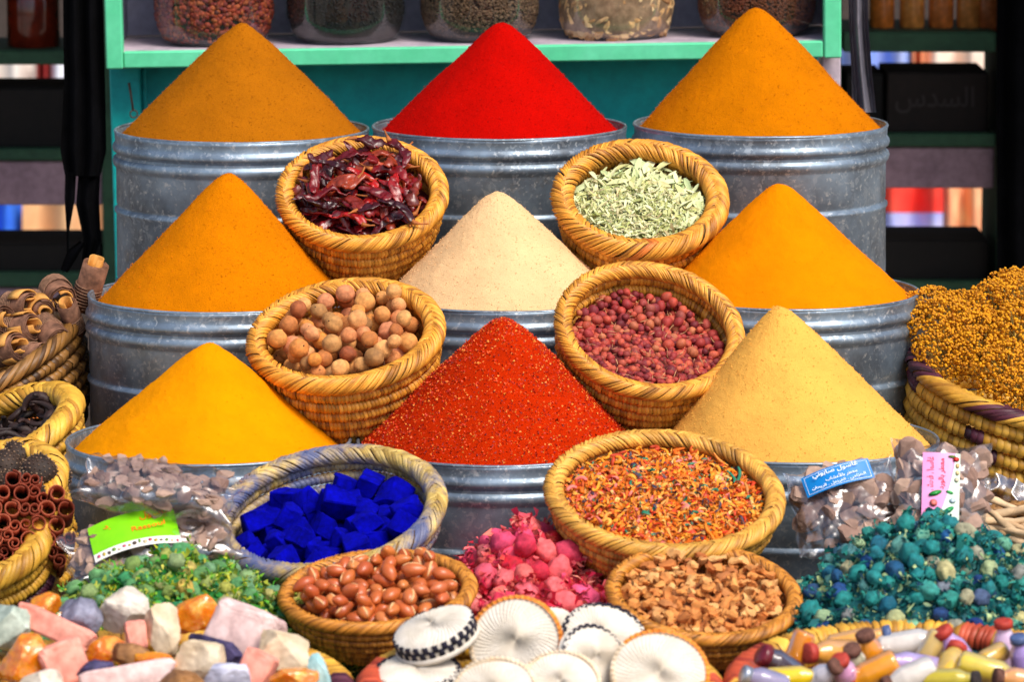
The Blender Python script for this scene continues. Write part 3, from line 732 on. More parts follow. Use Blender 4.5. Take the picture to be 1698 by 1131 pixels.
def bud_heap(nm, cal, pet, fn, cx, cy, rx, ry, nb, npet, label_b, group, label_m, words, front=-2.0, size=1.0, flat=1.0):
    pr, mp, mc = budset(nm, cal, pet)
    mm = mat(nm + '_mound', [tuple(c * .7 for c in cal[0]), tuple(c * .9 for c in pet[0])], scale=70, rough=.9, bump=1, bscale=140, bdist=.004)
    mound(nm + '_mound', label_m, 'petals', fn, mm, cx, cy, rx, ry)
    x = rng.uniform(cx - rx, cx + rx, npet * 3); y = rng.uniform(cy - ry, cy + ry, npet * 3); z = fn(x, y); k = z > TABLE_Z + .006
    P = np.stack([x, y, z + rng.uniform(-.002, .010, len(x))], -1)[k][:npet]
    flakes(len(P), P, (.006, .013), mp, nm + '_petal_debris', None, words, 'petals', aspect=(1.3, 3.0), curl=1.3, flat=1.6, nseg=4)
    f = Field(max(rx, ry), .004, fn, cx, cy)
    def samp():
        while True:
            a, b = random.uniform(cx - rx, cx + rx), random.uniform(cy - ry, cy + ry)
            if fn(np.array(a), np.array(b)) > TABLE_Z + .012: return a, b
    fill(f, pr, nb, samp, Matrix(), nm + '_bud', label_b, 'bud', group, flat=flat, smin=.8 * size, smax=1.25 * size, sink=.4, tries=7, ref=fn)
PINK_C = [s2l(225, 70, 90), s2l(240, 110, 110), s2l(220, 50, 95), s2l(245, 140, 130), s2l(200, 15, 30), s2l(235, 85, 130)]
PINK_P = [s2l(190, 10, 40), s2l(225, 40, 80), s2l(240, 110, 110), s2l(170, 0, 45), s2l(235, 70, 110), s2l(250, 165, 140), s2l(210, 10, 10)]
bud_heap('pink_rose', PINK_C, PINK_P, heap_fn(.022, -.41, .19, .33, .158, 1.1), .022, -.43, .2, .34, 145, 1500,
         'pink dried rosebud in the heap between the bowls', 'pink rosebuds', 'pink crumbled rose petals forming the heap between bowls', 'loose crimson and pink petals on the pink rose heap', size=1.42)
GREEN_C = [s2l(60, 140, 85), s2l(110, 160, 100), s2l(40, 130, 80), s2l(165, 165, 70), s2l(100, 150, 110), s2l(200, 165, 70)]
GREEN_P = [s2l(25, 125, 35), s2l(75, 165, 40), s2l(165, 172, 20), s2l(15, 100, 55), s2l(205, 200, 80), s2l(35, 150, 80), s2l(190, 172, 15)]
bud_heap('green_rose', GREEN_C, GREEN_P, heap_fn(-.45, -.575, .26, .23, .147, 1.5), -.455, -.585, .27, .23, 210, 3800,
         'green dyed dried rosebud in the heap beside the rocks', 'green dyed rosebuds', 'crumbled green petals forming the heap beside the rocks', 'loose green and olive petals on the green heap', size=1.12)
TEAL_C = [s2l(15, 115, 118), s2l(30, 135, 128), s2l(8, 45, 110), s2l(100, 165, 135), s2l(195, 185, 125), s2l(8, 65, 125), s2l(20, 125, 112), s2l(60, 150, 140)]
TEAL_P = [s2l(0, 60, 65), s2l(5, 95, 90), s2l(25, 135, 120), s2l(0, 45, 80), s2l(10, 80, 70), s2l(185, 205, 140), s2l(0, 70, 75), s2l(30, 140, 125)]
bud_heap('teal_rose', TEAL_C, TEAL_P, heap_fn(.565, -.57, .275, .28, .185, 1.7), .58, -.58, .30, .29, 280, 6500,
         'teal dyed dried rosebud in the heap behind the bottles', 'teal dyed rosebuds', 'crumbled teal petals forming the heap behind the bottles', 'loose dark teal petals on the teal heap', size=1.08)

# ------------------------------------------------------------------ front baskets (cut by the frame)
GF = 'large front baskets'
MR1, RR1 = basket('large front basket heaped with coloured rocks', 250, 1150, -.98, 340, 3, 0, .085, .2, .015, 4, STRAW_Y, GF, nst=200, nrim=170, style='wrap', twist=1.2, rim_dye=[(.0, .18, 1), (6.2, 6.28, 1)], mats=[DYE_P])
MR2, RR2 = basket('large front basket holding white woven discs', 895, 1140, -.98, 305, 3, 0, .085, .18, .015, 4, STRAW_Y, GF, nst=200, nrim=170, style='wrap', twist=1.2, rim_dye=[(2.75, 3.3, 1), (6.1, 6.28, 1), (0, .06, 1)], mats=[DYE_R])
MR3, RR3 = basket('large front basket holding small bottles of coloured sand', 1530, 1140, -.98, 330, 4, 0, .085, .2, .017, 4, STRAW_Y, GF, nst=200, nrim=170, style='wrap', twist=1.2, rim_dye=[(2.5, 3.2, 1), (1.0, 1.25, 1)], mats=[DYE_R])

# rocks
RM = {
    'amber': mat('amber_stone', [s2l(190, 85, 0), s2l(240, 150, 20), s2l(220, 115, 5), s2l(250, 195, 90)], scale=26, rough=.14, mottle=.35, mscale=40, spec=.6, bump=.6, bscale=55, bdist=.004, sss=.5, sscol=(.03, .011, .001), coat=.5),
    'pink': mat('pink_stone', [s2l(235, 140, 120), s2l(245, 170, 150)], scale=30, rough=.85, bump=.35, bscale=90, bdist=.002),
    'palepink': mat('pale_pink_stone', [s2l(218, 180, 174), s2l(230, 202, 196)], scale=30, rough=.85, bump=.4, bscale=90, bdist=.002),
    'white': mat('white_alum_stone', [s2l(205, 188, 165), s2l(228, 220, 208)], scale=26, rough=.6, bump=.5, bscale=70, bdist=.003),
    'cream': mat('cream_stone', [s2l(202, 174, 135), s2l(226, 208, 180)], scale=22, rough=.7, bump=.4, bscale=80, bdist=.002),
    'grey': mat('grey_blue_stone', [s2l(95, 95, 115), s2l(150, 150, 168)], scale=50, rough=.8, bump=.4, bscale=130, bdist=.002),
    'lilac': mat('pale_lilac_stone', [s2l(165, 165, 190), s2l(205, 205, 220)], scale=45, rough=.8, bump=.4, bscale=110, bdist=.002),
    'purple': mat('dark_purple_stone', [s2l(30, 25, 60), s2l(75, 68, 110)], scale=60, rough=.6, bump=.7, bscale=120, bdist=.003),
    'brown': mat('brown_stone', [s2l(110, 70, 40), s2l(170, 120, 70)], scale=30, rough=.6, bump=.5, bscale=80, bdist=.003),
    'green': mat('grey_green_stone', [s2l(150, 165, 150), s2l(190, 200, 185)], scale=30, rough=.8, bump=.4, bscale=90, bdist=.002),
    'teal': mat('pale_teal_stone', [s2l(140, 190, 195), s2l(180, 215, 215)], scale=30, rough=.7, bump=.4, bscale=90, bdist=.002)}
def rock_mesh(w_, h_, d_, m, seed, boxy=.5):
    V, Fc = ico(5); r_ = np.random.default_rng(seed)
    V = np.sign(V) * np.abs(V) ** (1 - boxy * .45 if boxy < .8 else .3)
    for _ in range(14 if boxy < .8 else 0):
        d = r_.normal(0, 1, 3); d /= np.linalg.norm(d); t = r_.uniform(.58, .92); k = np.clip(V @ d - t, 0, None); V -= k[:, None] * d
    V += (nz(V, 1.3, seed) * .10 + nz(V, 5, seed * 2) * .045 + nz(V, 13, seed) * .02)[:, None] * V
    e = V.max(0) - V.min(0); V = (V - (V.max(0) + V.min(0)) / 2) / e * np.array([w_, d_, h_])
    return mk('rock', V, Fc, m, smooth='angle')
ROCKS = [(205, 1012, 88, 78, 8, 'white', 'white rock with broken corner standing at the back of the rock basket'),
    (92, 1042, 142, 42, -24, 'pink', 'long salmon pink bar of stone'),
    (132, 1026, 78, 72, 0, 'grey', 'grey blue stone behind the pink bar'),
    (76, 1005, 54, 42, 20, 'amber', 'amber lump at the back beside grey blue stone'),
    (110, 1024, 34, 30, -20, 'amber', 'small amber chip between the pink bar and grey blue stone'),
    (226, 1054, 36, 52, 10, 'pink', 'small salmon block below the white rock'),
    (270, 1048, 62, 96, 8, 'cream', 'tall cream stone beside the big amber lump'),
    (326, 1022, 96, 62, 24, 'amber', 'big glossy amber lump resting against pale pink stone'),
    (408, 1050, 118, 92, -20, 'palepink', 'broad pale pink slab in the rock basket'),
    (358, 1078, 106, 48, -28, 'purple', 'dark purple crystal stone below the big amber lump'),
    (178, 1078, 78, 48, 28, 'amber', 'slanting amber lump between pink blocks'),
    (334, 1098, 90, 72, -10, 'cream', 'angular cream stone in front of dark purple stone'),
    (468, 1086, 94, 76, -12, 'cream', 'rounded cream stone near the basket rim'),
    (38, 1098, 92, 84, 30, 'amber', 'large amber lump at the side of the rock basket'),
    (106, 1102, 80, 80, 20, 'pink', 'salmon pink block in front of the pink bar'),
    (14, 1044, 76, 84, -20, 'green', 'grey green stone behind the large amber lump'),
    (212, 1124, 168, 44, 10, 'palepink', 'long pale pink piece in front of the brown stone'),
    (220, 1090, 84, 48, 0, 'brown', 'brown amber veined stone below slanting amber lump'),
    (158, 1114, 66, 40, 15, 'purple', 'small dark stone beside the salmon block'),
    (258, 1100, 76, 40, -15, 'amber', 'flat amber piece in front of the tall cream stone'),
    (370, 1126, 92, 54, 10, 'lilac', 'pale lilac stone in front of angular cream stone'),
    (426, 1112, 56, 66, -25, 'pink', 'salmon piece beside the pale lilac stone'),
    (488, 1128, 84, 44, 10, 'amber', 'pale amber piece below rounded cream stone'),
    (528, 1118, 34, 70, 15, 'teal', 'pale teal sliver of stone at the basket rim'),
    (300, 1140, 90, 60, 0, 'brown', 'brown stone lowest in the rock basket'), (70, 1140, 90, 60, 0, 'white', 'white stone lowest in the rock basket')]
def frontY(py): return -.80 - (py - 1000) / 131 * .25
for i, (px, py, w_, h_, r_, m, lb) in enumerate(ROCKS):
    Y = frontY(py); s = pxm(Y); P = atY(px, py, Y)
    me = rock_mesh(w_ / s, h_ / s, min(w_, h_) / s * 1.05, RM[m], 40 + i, .9 if m in ('pink', 'palepink') else .35)
    ob('rock', me, None, T(P) @ RX(rad(-12)) @ RY(-rad(r_)) @ RZ(rad(random.uniform(-15, 15))), lb, 'rock', 'coloured rocks in the front basket')
ROCKB = mat('rock_rubble', [s2l(120, 90, 70), s2l(190, 160, 130)], scale=40, rough=.9, bump=1, bscale=60, bdist=.01)
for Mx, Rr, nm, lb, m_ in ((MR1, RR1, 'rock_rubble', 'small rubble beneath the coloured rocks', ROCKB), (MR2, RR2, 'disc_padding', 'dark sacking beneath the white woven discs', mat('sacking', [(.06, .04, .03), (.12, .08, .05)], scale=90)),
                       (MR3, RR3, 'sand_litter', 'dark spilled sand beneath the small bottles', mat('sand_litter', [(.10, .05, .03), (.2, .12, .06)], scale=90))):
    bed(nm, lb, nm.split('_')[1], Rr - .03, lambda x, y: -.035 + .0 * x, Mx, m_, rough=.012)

# woven discs
def weave(name, c1, c2):
    return mat(name, [c1, c2], scale=40, rough=.85, mottle=.12, mscale=30, bump=.3, bscale=500)
DISC_M = weave('white_crochet', s2l(206, 195, 178), s2l(224, 216, 204)); BLK = mat('black_yarn', [s2l(18, 16, 30), s2l(34, 30, 50)], scale=90, rough=.8)
ORY = mat('orange_yarn', [s2l(215, 120, 30), s2l(240, 160, 70)], scale=90, rough=.8)
PALE_Y = mat('cream_yarn', [s2l(232, 205, 168), s2l(243, 226, 200)], scale=90, rough=.85)
def woven_disc(R, th_, edge, label, M, face=False):
    t = thing('woven_disc', label, 'scrubber', M, 'white woven discs')
    nth, nr = 270, 40
    def side(sgn):
        r = np.linspace(0, 1, nr); a = np.linspace(0, 2 * PI, nth, endpoint=False); rg, ag = np.meshgrid(r, a, indexing='ij')
        k = np.maximum(6, 54)
        ph = 54 * ag + rg * 30; rib = (.5 + .5 * np.cos(ph)) ** 1.5; knot = .5 + .5 * np.cos(rg * 2 * PI * 13 + np.floor(ph / (2 * PI)) * PI)
        z = th_ * .5 * np.sqrt(np.clip(1 - rg ** 2.6 * .72, 0, 1)) + (rib * (.35 + .65 * knot)) * .0030 * np.clip(rg * 9, 0, 1) * (1 - rg ** 10) + .0014 * np.sin(3 * ag + R * 900) * rg
        return np.stack([R * rg * np.cos(ag), R * rg * np.sin(ag), sgn * z], -1).reshape(-1, 3)
    i, j = np.meshgrid(np.arange(nr - 1), np.arange(nth), indexing='ij'); a = i * nth + j; b = i * nth + (j + 1) % nth
    Fc = np.stack([a, a + nth, b + nth, b], -1).reshape(-1, 4)
    V, Fa = merge([(side(1), Fc), (side(-1), Fc[:, ::-1])])
    j = np.arange(nth); o1 = (nr - 1) * nth; o2 = nr * nth + o1
    Fa = np.concatenate([Fa, np.stack([o1 + j, o2 + j, o2 + (j + 1) % nth, o1 + (j + 1) % nth], -1)])
    ob('cover', mk('disc_cover', V, Fa, DISC_M), t)
    n = 52 if edge == 'black' else 96; parts = []
    ce = []
    for k in range(n):
        a = 2 * PI * k / n; up_ = (k % 2) * 2 - 1
        if edge == 'black':
            w2 = PI / n * 1.15; z0 = th_ * .06 + up_ * th_ * .10; hz = th_ * .15
        else:
            w2 = PI / n * 1.0; z0 = up_ * th_ * .06; hz = th_ * .5
        rr_ = R * 1.012; rd = R * (.945 if up_ > 0 else .98) if edge == 'black' else R * .955; bump_ = R * (.018 if edge == 'black' else .06)
        Vb = []
        for aa in (a - w2, a + w2):
            for zz_ in (z0 - hz, z0 + hz):
                Vb.append((rd * math.cos(aa), rd * math.sin(aa), zz_)); Vb.append(((rr_ + bump_ * .5) * math.cos(aa), (rr_ + bump_ * .5) * math.sin(aa), zz_))
        parts.append((np.array(Vb), np.array([(1, 5, 7, 3), (0, 1, 3, 2), (5, 4, 6, 7), (3, 7, 6, 2), (1, 0, 4, 5)])))
    if face:
        parts = []
        for k in range(n):
            a = 2 * PI * k / n; r0_, r1_ = ((.875, .955), (.925, 1.005))[k % 2]; w2 = PI / n * 1.12; Vb = []
            for aa in (a - w2, a + w2):
                for q in (r0_, r1_):
                    zs = th_ * .5 * math.sqrt(max(0, 1 - min(q, 1) ** 2.6 * .72))
                    Vb += [(R * q * math.cos(aa), R * q * math.sin(aa), zs - .001), (R * q * math.cos(aa), R * q * math.sin(aa), zs + .0016)]
            parts.append((np.array(Vb), np.array([(1, 3, 7, 5), (0, 1, 5, 4), (2, 6, 7, 3), (0, 2, 3, 1), (4, 5, 7, 6)])))
    V, Fc = merge(parts)
    mi = np.zeros(n * 5, int)
    if edge == 'orange': mi = np.repeat([0 if (k / n) < .55 else 1 for k in range(n)], 5)
    ob('edging', mk('disc_edging', V, Fc, mats=[{'black': BLK, 'orange': ORY, 'cream': PALE_Y}[edge], PALE_Y], midx=mi), t, kind='stuff')
    th = np.linspace(0, 2 * PI, 121)
    for sg in ((-1,) if edge == 'black' else (-1, 1)):
        V, Fc = tube(np.stack([R * .985 * np.cos(th), R * .985 * np.sin(th), 0 * th + sg * th_ * .30 + .0006 * np.sin(th * 60)], -1), np.full(121, th_ * .13), 6, cap=False)
        ob('bead', mk('disc_bead', V, Fc, DISC_M if edge == 'black' else PALE_Y), t)
def disc_at(px, py, Y, Rpx, normal, edge, label, tpx=30, face=False):
    s = pxm(Y); n = Vector(normal).normalized(); M = T(atY(px, py, Y)) @ n.to_track_quat('Z', 'Y').to_matrix().to_4x4() @ RZ(random.uniform(0, 6))
    woven_disc(Rpx / s, tpx / s, edge, label, M, face)
disc_at(722, 1052, -.92, 70, (-.32, -.24, .92), 'black', 'white woven disc with black stitched edge, topmost, overlapping the nut bowl', 44)
disc_at(692, 1122, -.955, 74, (-.05, -.22, .97), 'black', 'black edged woven disc underneath the topmost disc', 34, True)
disc_at(856, 1066, -.93, 76, (-.12, -.85, .5), 'orange', 'large round cream disc with orange edge standing up', 24)
disc_at(912, 1036, -.82, 44, (.1, -.35, .95), 'black', 'black edged disc half hidden behind the large orange edged disc', 22, True)
disc_at(1000, 1062, -.88, 72, (.12, -.62, .75), 'black', 'black edged woven disc beside the root chip bowl', 30, True)
disc_at(982, 1092, -.97, 58, (.45, -.75, .5), 'black', 'smaller black edged disc leaning in the middle', 26, True)
disc_at(1094, 1120, -1.0, 80, (.05, -.72, .7), 'orange', 'broad white disc with orange edge near the bottle basket', 22)
disc_at(930, 1136, -1.05, 64, (.0, -.6, .8), 'cream', 'plain white woven disc lying in front of the large cream disc', 22)
disc_at(822, 1150, -1.08, 68, (-.05, -.6, .8), 'cream', 'plain white woven disc next to another plain one', 22)

# bottles
GLASSY = {}
def gcol(c, al=1):
    if c not in GLASSY:
        GLASSY[c] = mat('bottle_%d_%d_%d' % c, [tuple(x * .9 for x in s2l(*c)), s2l(*c)], scale=60, rough=.3, mottle=.08, spec=.4, coat=.15)
    return GLASSY[c]
CAPM = {'red': mat('red_wax', [s2l(160, 45, 35), s2l(190, 65, 48)], scale=120, rough=.6, bump=.4, bscale=250), 'brown': mat('brown_cork', [s2l(80, 48, 38), s2l(120, 80, 66)], scale=200, rough=.9, bump=.6, bscale=300),
        'blue': mat('blue_grey_cap', [s2l(60, 80, 125), s2l(90, 108, 150)], scale=60, rough=.4), 'maroon': mat('maroon_cap', [s2l(95, 20, 35), s2l(125, 35, 50)], scale=60, rough=.3), 'silver': mat('silver_cap', [s2l(140, 150, 165), s2l(190, 195, 205)], scale=60, rough=.35, metal=.6),
        'black': mat('black_cork', [s2l(35, 30, 30), s2l(65, 55, 52)], scale=200, rough=.9)}
SHELL = film_mat('bottle_glass', haze=.015, rough=.05, fmax=.3)
def bottle(P, axis, L, r, c, cap, label):
    z = Vector(axis).normalized(); M = T(P) @ z.to_track_quat('Z', 'Y').to_matrix().to_4x4()
    t = thing('sand_bottle', label, 'bottle', M, 'small bottles of coloured sand')
    nr = r * .62; h = L * .62
    prof = [(.0003, -L / 2), (r * .8, -L / 2), (r * .96, -L / 2 + r * .16), (r, -L / 2 + r * .4), (r, -L / 2 + h), (r * .94, -L / 2 + h + r * .25), (nr * 1.1, -L / 2 + h + r * .75), (nr, -L / 2 + h + r * .95), (nr, L / 2 - r * .35)]
    V, Fc = lathe(prof, 32); ob('glass', mk('bottle_glass', V, Fc[:, ::-1], SHELL), t)
    V, Fc = lathe([(a * .93 if k else a, b * .985) for k, (a, b) in enumerate(prof)] + [(.0003, L / 2 - r * .35)], 32)
    ob('sand', mk('bottle_sand', V, Fc[:, ::-1], gcol(c)), t)
    cr = nr * 1.18; z0 = L / 2 - r * .55; z1 = L / 2 + r * .1
    V, Fc = lathe([(nr * .9, z0), (cr, z0 + .0005), (cr * 1.03, (z0 + z1) / 2), (cr, z1 - .001), (cr * .88, z1), (.0003, z1 + .0006)], 28)
    V += (nz(V, 220, random.uniform(0, 30)) * .0006)[:, None]
    ob('cap', mk('bottle_cap', V, Fc[:, ::-1], CAPM[cap]), t)
BOT = [  # px,py centre, image angle of the cap end (deg, 0=right, 90=up), tilt towards viewer, length px, radius px, colour, cap, label
    (1292, 1104, 145, .3, 80, 25, (58, 35, 45), 'maroon', 'dark glass bottle with maroon stopper'),
    (1380, 1084, 172, .5, 104, 24, (235, 165, 60), 'red', 'tan sand bottle with round red wax cap'),
    (1322, 1085, 250, .1, 80, 20, (230, 140, 25), 'silver', 'orange bottle behind the tan one with silver cap'),
    (1425, 1062, 14, .1, 105, 20, (240, 175, 80), 'blue', 'long pale orange bottle with blue grey cap'),
    (1512, 1068, 12, .15, 112, 25, (232, 224, 210), 'red', 'white sand bottle with red brown cap lying on top'),
    (1588, 1084, 125, .1, 100, 23, (205, 160, 215), 'red', 'lilac bottle behind the white sand bottle'),
    (1667, 1074, 96, .1, 92, 21, (228, 196, 222), 'red', 'pale lilac bottle standing upright with red cap'),
    (1446, 1086, 110, .2, 84, 22, (235, 145, 20), 'brown', 'orange bottle wedged beneath the white sand bottle'),
    (1418, 1100, 105, .5, 70, 20, (205, 200, 165), 'brown', 'pale bottle topped by a large brown cork'),
    (1402, 1118, 112, .5, 76, 21, (232, 165, 205), 'red', 'pink bottle with reddish cap'),
    (1446, 1116, 205, .1, 92, 24, (238, 155, 25), 'red', 'glossy orange bottle lying in front of the pink one'),
    (1512, 1104, 165, .3, 104, 23, (190, 165, 215), 'brown', 'purple sand bottle with dark brown cork'),
    (1508, 1124, 200, .2, 90, 24, (225, 215, 200), 'brown', 'white bottle in front of the purple one'),
    (1576, 1104, 60, -.75, 84, 23, (235, 190, 40), 'red', 'yellow bottle with its flat end showing'),
    (1644, 1114, -14, .2, 112, 23, (228, 200, 70), 'red', 'yellow sand bottle with red cap lying by the upright bottle'),
    (1316, 1124, 5, .1, 96, 20, (240, 205, 20), 'silver', 'bright yellow bottle lying below the dark glass bottle'),
    (1358, 1124, 40, .4, 84, 20, (205, 200, 205), 'brown', 'pale bottle with brown cork beside bright yellow bottle'),
    (1640, 1092, 200, .5, 70, 18, (215, 170, 60), 'blue', 'ochre bottle with dark blue cap'),
    (1576, 1128, 5, .3, 96, 20, (205, 185, 50), 'black', 'olive yellow bottle with black cork'),
    (1694, 1094, 100, .2, 84, 20, (170, 145, 210), 'blue', 'purple bottle behind the upright bottle'),
    (1540, 1084, 240, .1, 80, 20, (225, 190, 110), 'red', 'sandy bottle between the white and purple bottles'),
    (1268, 1130, 160, .2, 80, 22, (150, 140, 170), 'silver', 'grey bottle below the dark glass bottle'),
    (1690, 1128, 170, .2, 84, 21, (230, 160, 90), 'brown', 'orange tan bottle below the upright bottle')]
for (px, py, an, tl, L, r, c, cap, lb) in BOT:
    Y = -.86 - (py - 1060) / 71 * .17; s = pxm(Y); a = rad(an)
    bottle(atY(px, py, Y), (math.cos(a) * (1 - abs(tl) * .4), -tl - .25 * math.sin(a) * 0, math.sin(a) * (1 - abs(tl) * .4)), L / s, r / s, c, cap, lb)

# ------------------------------------------------------------------ bags of clay
CLAY = mat('ghassoul_clay', [s2l(128, 98, 86), s2l(160, 130, 114), s2l(178, 148, 130), s2l(142, 112, 98)], by='object', rough=.9, mottle=.2, mscale=80, bump=.3, bscale=150)
FILM = film_mat('clear_plastic_film', haze=.10, rough=.24, fmax=.55)
FORMS = {}
for cp in range(0xFE70, 0xFEFD):
    d = unicodedata.decomposition(chr(cp)).split()
    if d and d[0] in ('<isolated>', '<final>', '<initial>', '<medial>'):
        FORMS.setdefault(''.join(chr(int(x, 16)) for x in d[1:]), {})[d[0][1:-1]] = chr(cp)
def arabic(s):
    out = []; i = 0; prev_join = False
    while i < len(s):
        key = s[i:i + 2] if s[i:i + 2] in FORMS and len(s[i:i + 2]) == 2 else s[i]
        f = FORMS.get(key)
        if not f: out.append(key); prev_join = False; i += 1; continue
        nx = s[i + len(key)] if i + len(key) < len(s) else ' '
        nj = nx in FORMS and 'final' in FORMS[nx] and 'initial' in f
        if prev_join: g_ = f.get('medial') if nj and 'medial' in f else f.get('final', f.get('isolated'))
        else: g_ = f['initial'] if nj else f.get('isolated')
        out.append(g_); prev_join = nj; i += len(key)
    return ''.join(reversed(out))
def text_part(txt, m, parent, M, height, name='lettering', width=None):
    c = bpy.data.curves.new('lettering', 'FONT'); c.body = arabic(txt) if ord(txt[0]) > 0x500 else txt; c.resolution_u = 2; c.align_x = 'CENTER'; c.align_y = 'CENTER'; c.extrude = .01; c.offset = .012
    o = bpy.data.objects.new('tmp', c); col.objects.link(o); bpy.context.view_layer.update()
    me = bpy.data.meshes.new_from_object(o); bpy.data.objects.remove(o)
    V = np.empty(len(me.vertices) * 3, np.float32); me.vertices.foreach_get('co', V); V = V.reshape(-1, 3)
    if len(V):
        e = V.max(0) - V.min(0); V[:, :2] -= (V.max(0)[:2] + V.min(0)[:2]) / 2
        sx = (width / e[0]) if width else height / e[1]; V[:, 0] *= sx; V[:, 1] *= height / e[1]; V[:, 2] *= .01
        me.vertices.foreach_set('co', V.ravel())
    me.materials.clear(); me.materials.append(m)
    return ob(name, me, parent, M)
def flatmat(name, c, rough=.35): return mat(name, [s2l(*c)], rough=rough, mottle=0, spec=.5)
WHITE_T = flatmat('white_print', (240, 245, 250)); RED_T = flatmat('red_print', (215, 20, 60)); OR_T = flatmat('orange_print', (240, 120, 20))
shards = []
for i in range(10):
    V, Fc = ico(2); V = np.sign(V) * np.abs(V) ** .7
    for _ in range(5):
        d = rng.normal(0, 1, 3); d /= np.linalg.norm(d); t = random.uniform(.45, .8); k = np.clip(V @ d - t, 0, None); V -= k[:, None] * d
    V *= (1 + nz(V, 2, i * 3) * .2)[:, None]; V *= np.array([.021, .016, .007]) * random.uniform(.7, 1.2)
    shards.append(mk('clay_piece', V, Fc, CLAY, smooth=False))
def clay_bag(label, M, w_, h_, t_, n, seed, ps_=1.0):
    """bag lying in local xy plane, thickness along z"""
    b = thing('clay_bag', label, 'bag', M, 'plastic bags of clay pieces')
    nu, nv = 70, 54; u = np.linspace(-1, 1, nu); v = np.linspace(-1, 1, nv); U, Vv = np.meshgrid(u, v, indexing='ij')
    thick = t_ / 2 * (np.clip(1 - np.abs(U) ** 3, 0, 1) * np.clip(1 - np.abs(Vv) ** 2.6, 0, 1)) ** .55
    edge = .75 + .25 * np.abs(U) ** 4 * np.abs(Vv) ** 4
    X = U * w_ / 2 * (1 + .03 * np.sin(Vv * 7 + seed)) * (.93 + .07 * np.abs(Vv) ** 3); Y = Vv * h_ / 2 * (1 + .03 * np.sin(U * 6 + seed)) * (.92 + .08 * np.abs(U) ** 3)
    parts = []
    i, j = np.meshgrid(np.arange(nu - 1), np.arange(nv - 1), indexing='ij'); a = i * nv + j; Fq = np.stack([a, a + nv, a + nv + 1, a + 1], -1).reshape(-1, 4)
    for sg in (1, -1):
        S = np.stack([X, Y, sg * thick], -1).reshape(-1, 3)
        c1 = np.array([abs(noise.noise(Vector((p[0] * 24 + seed, p[1] * 24, seed + sg)))) + .35 * abs(noise.noise(Vector((p[0] * 90 + seed, p[1] * 90, seed * 2)))) for p in S])
        S[:, 2] += sg * (c1 - .3) * .008 + (np.abs(Vv.ravel()) ** 6) * .008 * np.sin(U.ravel() * 9 + seed)
        parts.append((S, Fq if sg > 0 else Fq[:, ::-1]))
    V, Fc = merge(parts); fm = mk('bag_film', V, Fc, FILM)
    ob('film', fm, b)
    for k in range(n):
        x, y = random.uniform(-.8, .8), random.uniform(-.78, .78)
        tz = t_ / 2 * ((1 - abs(x) ** 3) * (1 - abs(y) ** 2.6)) ** .55 * .72
        ob('clay_piece', random.choice(shards), b, T((x * w_ / 2, y * h_ / 2, random.choice((1, 1, .5, -.2, -1)) * tz * .92)) @ rot_rand(.35) @ SC(ps_))
    return b
def label_part(b, x0, x1, y0, y1, z, m, bend=.0, rotz=0, name='label'):
    n = 12; u = np.linspace(x0, x1, n); V = []; 
    for s in u:
        t = (s - x0) / (x1 - x0) * 2 - 1
        for q in (y0, y1):
            for zz in (0, .0006): V.append((s, q + 0, z - bend * t * t + zz))
    Fc = []
    for k in range(n - 1):
        a = 4 * k; Fc += [(a + 1, a + 5, a + 7, a + 3), (a, a + 2, a + 6, a + 4)]
    return ob(name, mk('paper_label', V, Fc, m), b, RZ(rotz) if rotz else None)
# left pair
Yl = -.40; s = pxm(Yl)
Mb1 = T(atY(262, 812, Yl - .03)) @ RY(rad(4)) @ RX(rad(20)) @ RZ(rad(-8))
clay_bag('clear plastic bag of brown clay pieces lying on the green labelled bag', Mb1, 275 / s, 135 / s, .065, 110, 3, .72)
Mb2 = T(atY(245, 905, -.46)) @ RY(rad(-6)) @ RX(rad(34)) @ RZ(rad(10))
b2 = clay_bag('clear plastic bag of brown clay pieces with bright green label', Mb2, 290 / s, 130 / s, .055, 110, 9, .75)
GRL = mat('green_label', [s2l(120, 205, 10), s2l(140, 220, 20)], scale=20, rough=.35, mottle=0)
lb = label_part(b2, -.075, .045, -.005, .048, .036, GRL, .012); lb.location = (0, -.016, .001)
text_part('\u063a\u0627\u0633\u0648\u0644', OR_T, lb, T((.018, .036, .0368)), .015, width=.042)
text_part('\u0627\u0644\u0648\u0631\u062f', OR_T, lb, T((-.040, .034, .0335)), .012, width=.028)
text_part('Rassoul', OR_T, lb, T((.006, .015, .0374)), .009, width=.046)
def arabic_plain(s): return s
strip = label_part(lb, -.075, .045, -.02, -.0055, .0362, flatmat('white_label_band', (236, 232, 222)), .012, name='photo_band')
dots = [mat('band_print_%d' % k, [s2l(*c)], rough=.4, mottle=.2) for k, c in enumerate([(215, 80, 110), (200, 170, 60), (90, 70, 60), (120, 160, 60), (225, 200, 160)])]
V0, F0 = ico(1)
for k in range(16):
    x = -.068 + k * .0072
    q = ((x + .015) / .06); 
    ob('print_patch', mk('print_patch', V0 * np.array([random.uniform(.002, .0038), random.uniform(.002, .004), .0004]), F0, dots[k % 5]), strip, T((x, -.0128 + random.uniform(-.003, .003), .0372 - .012 * q * q)))
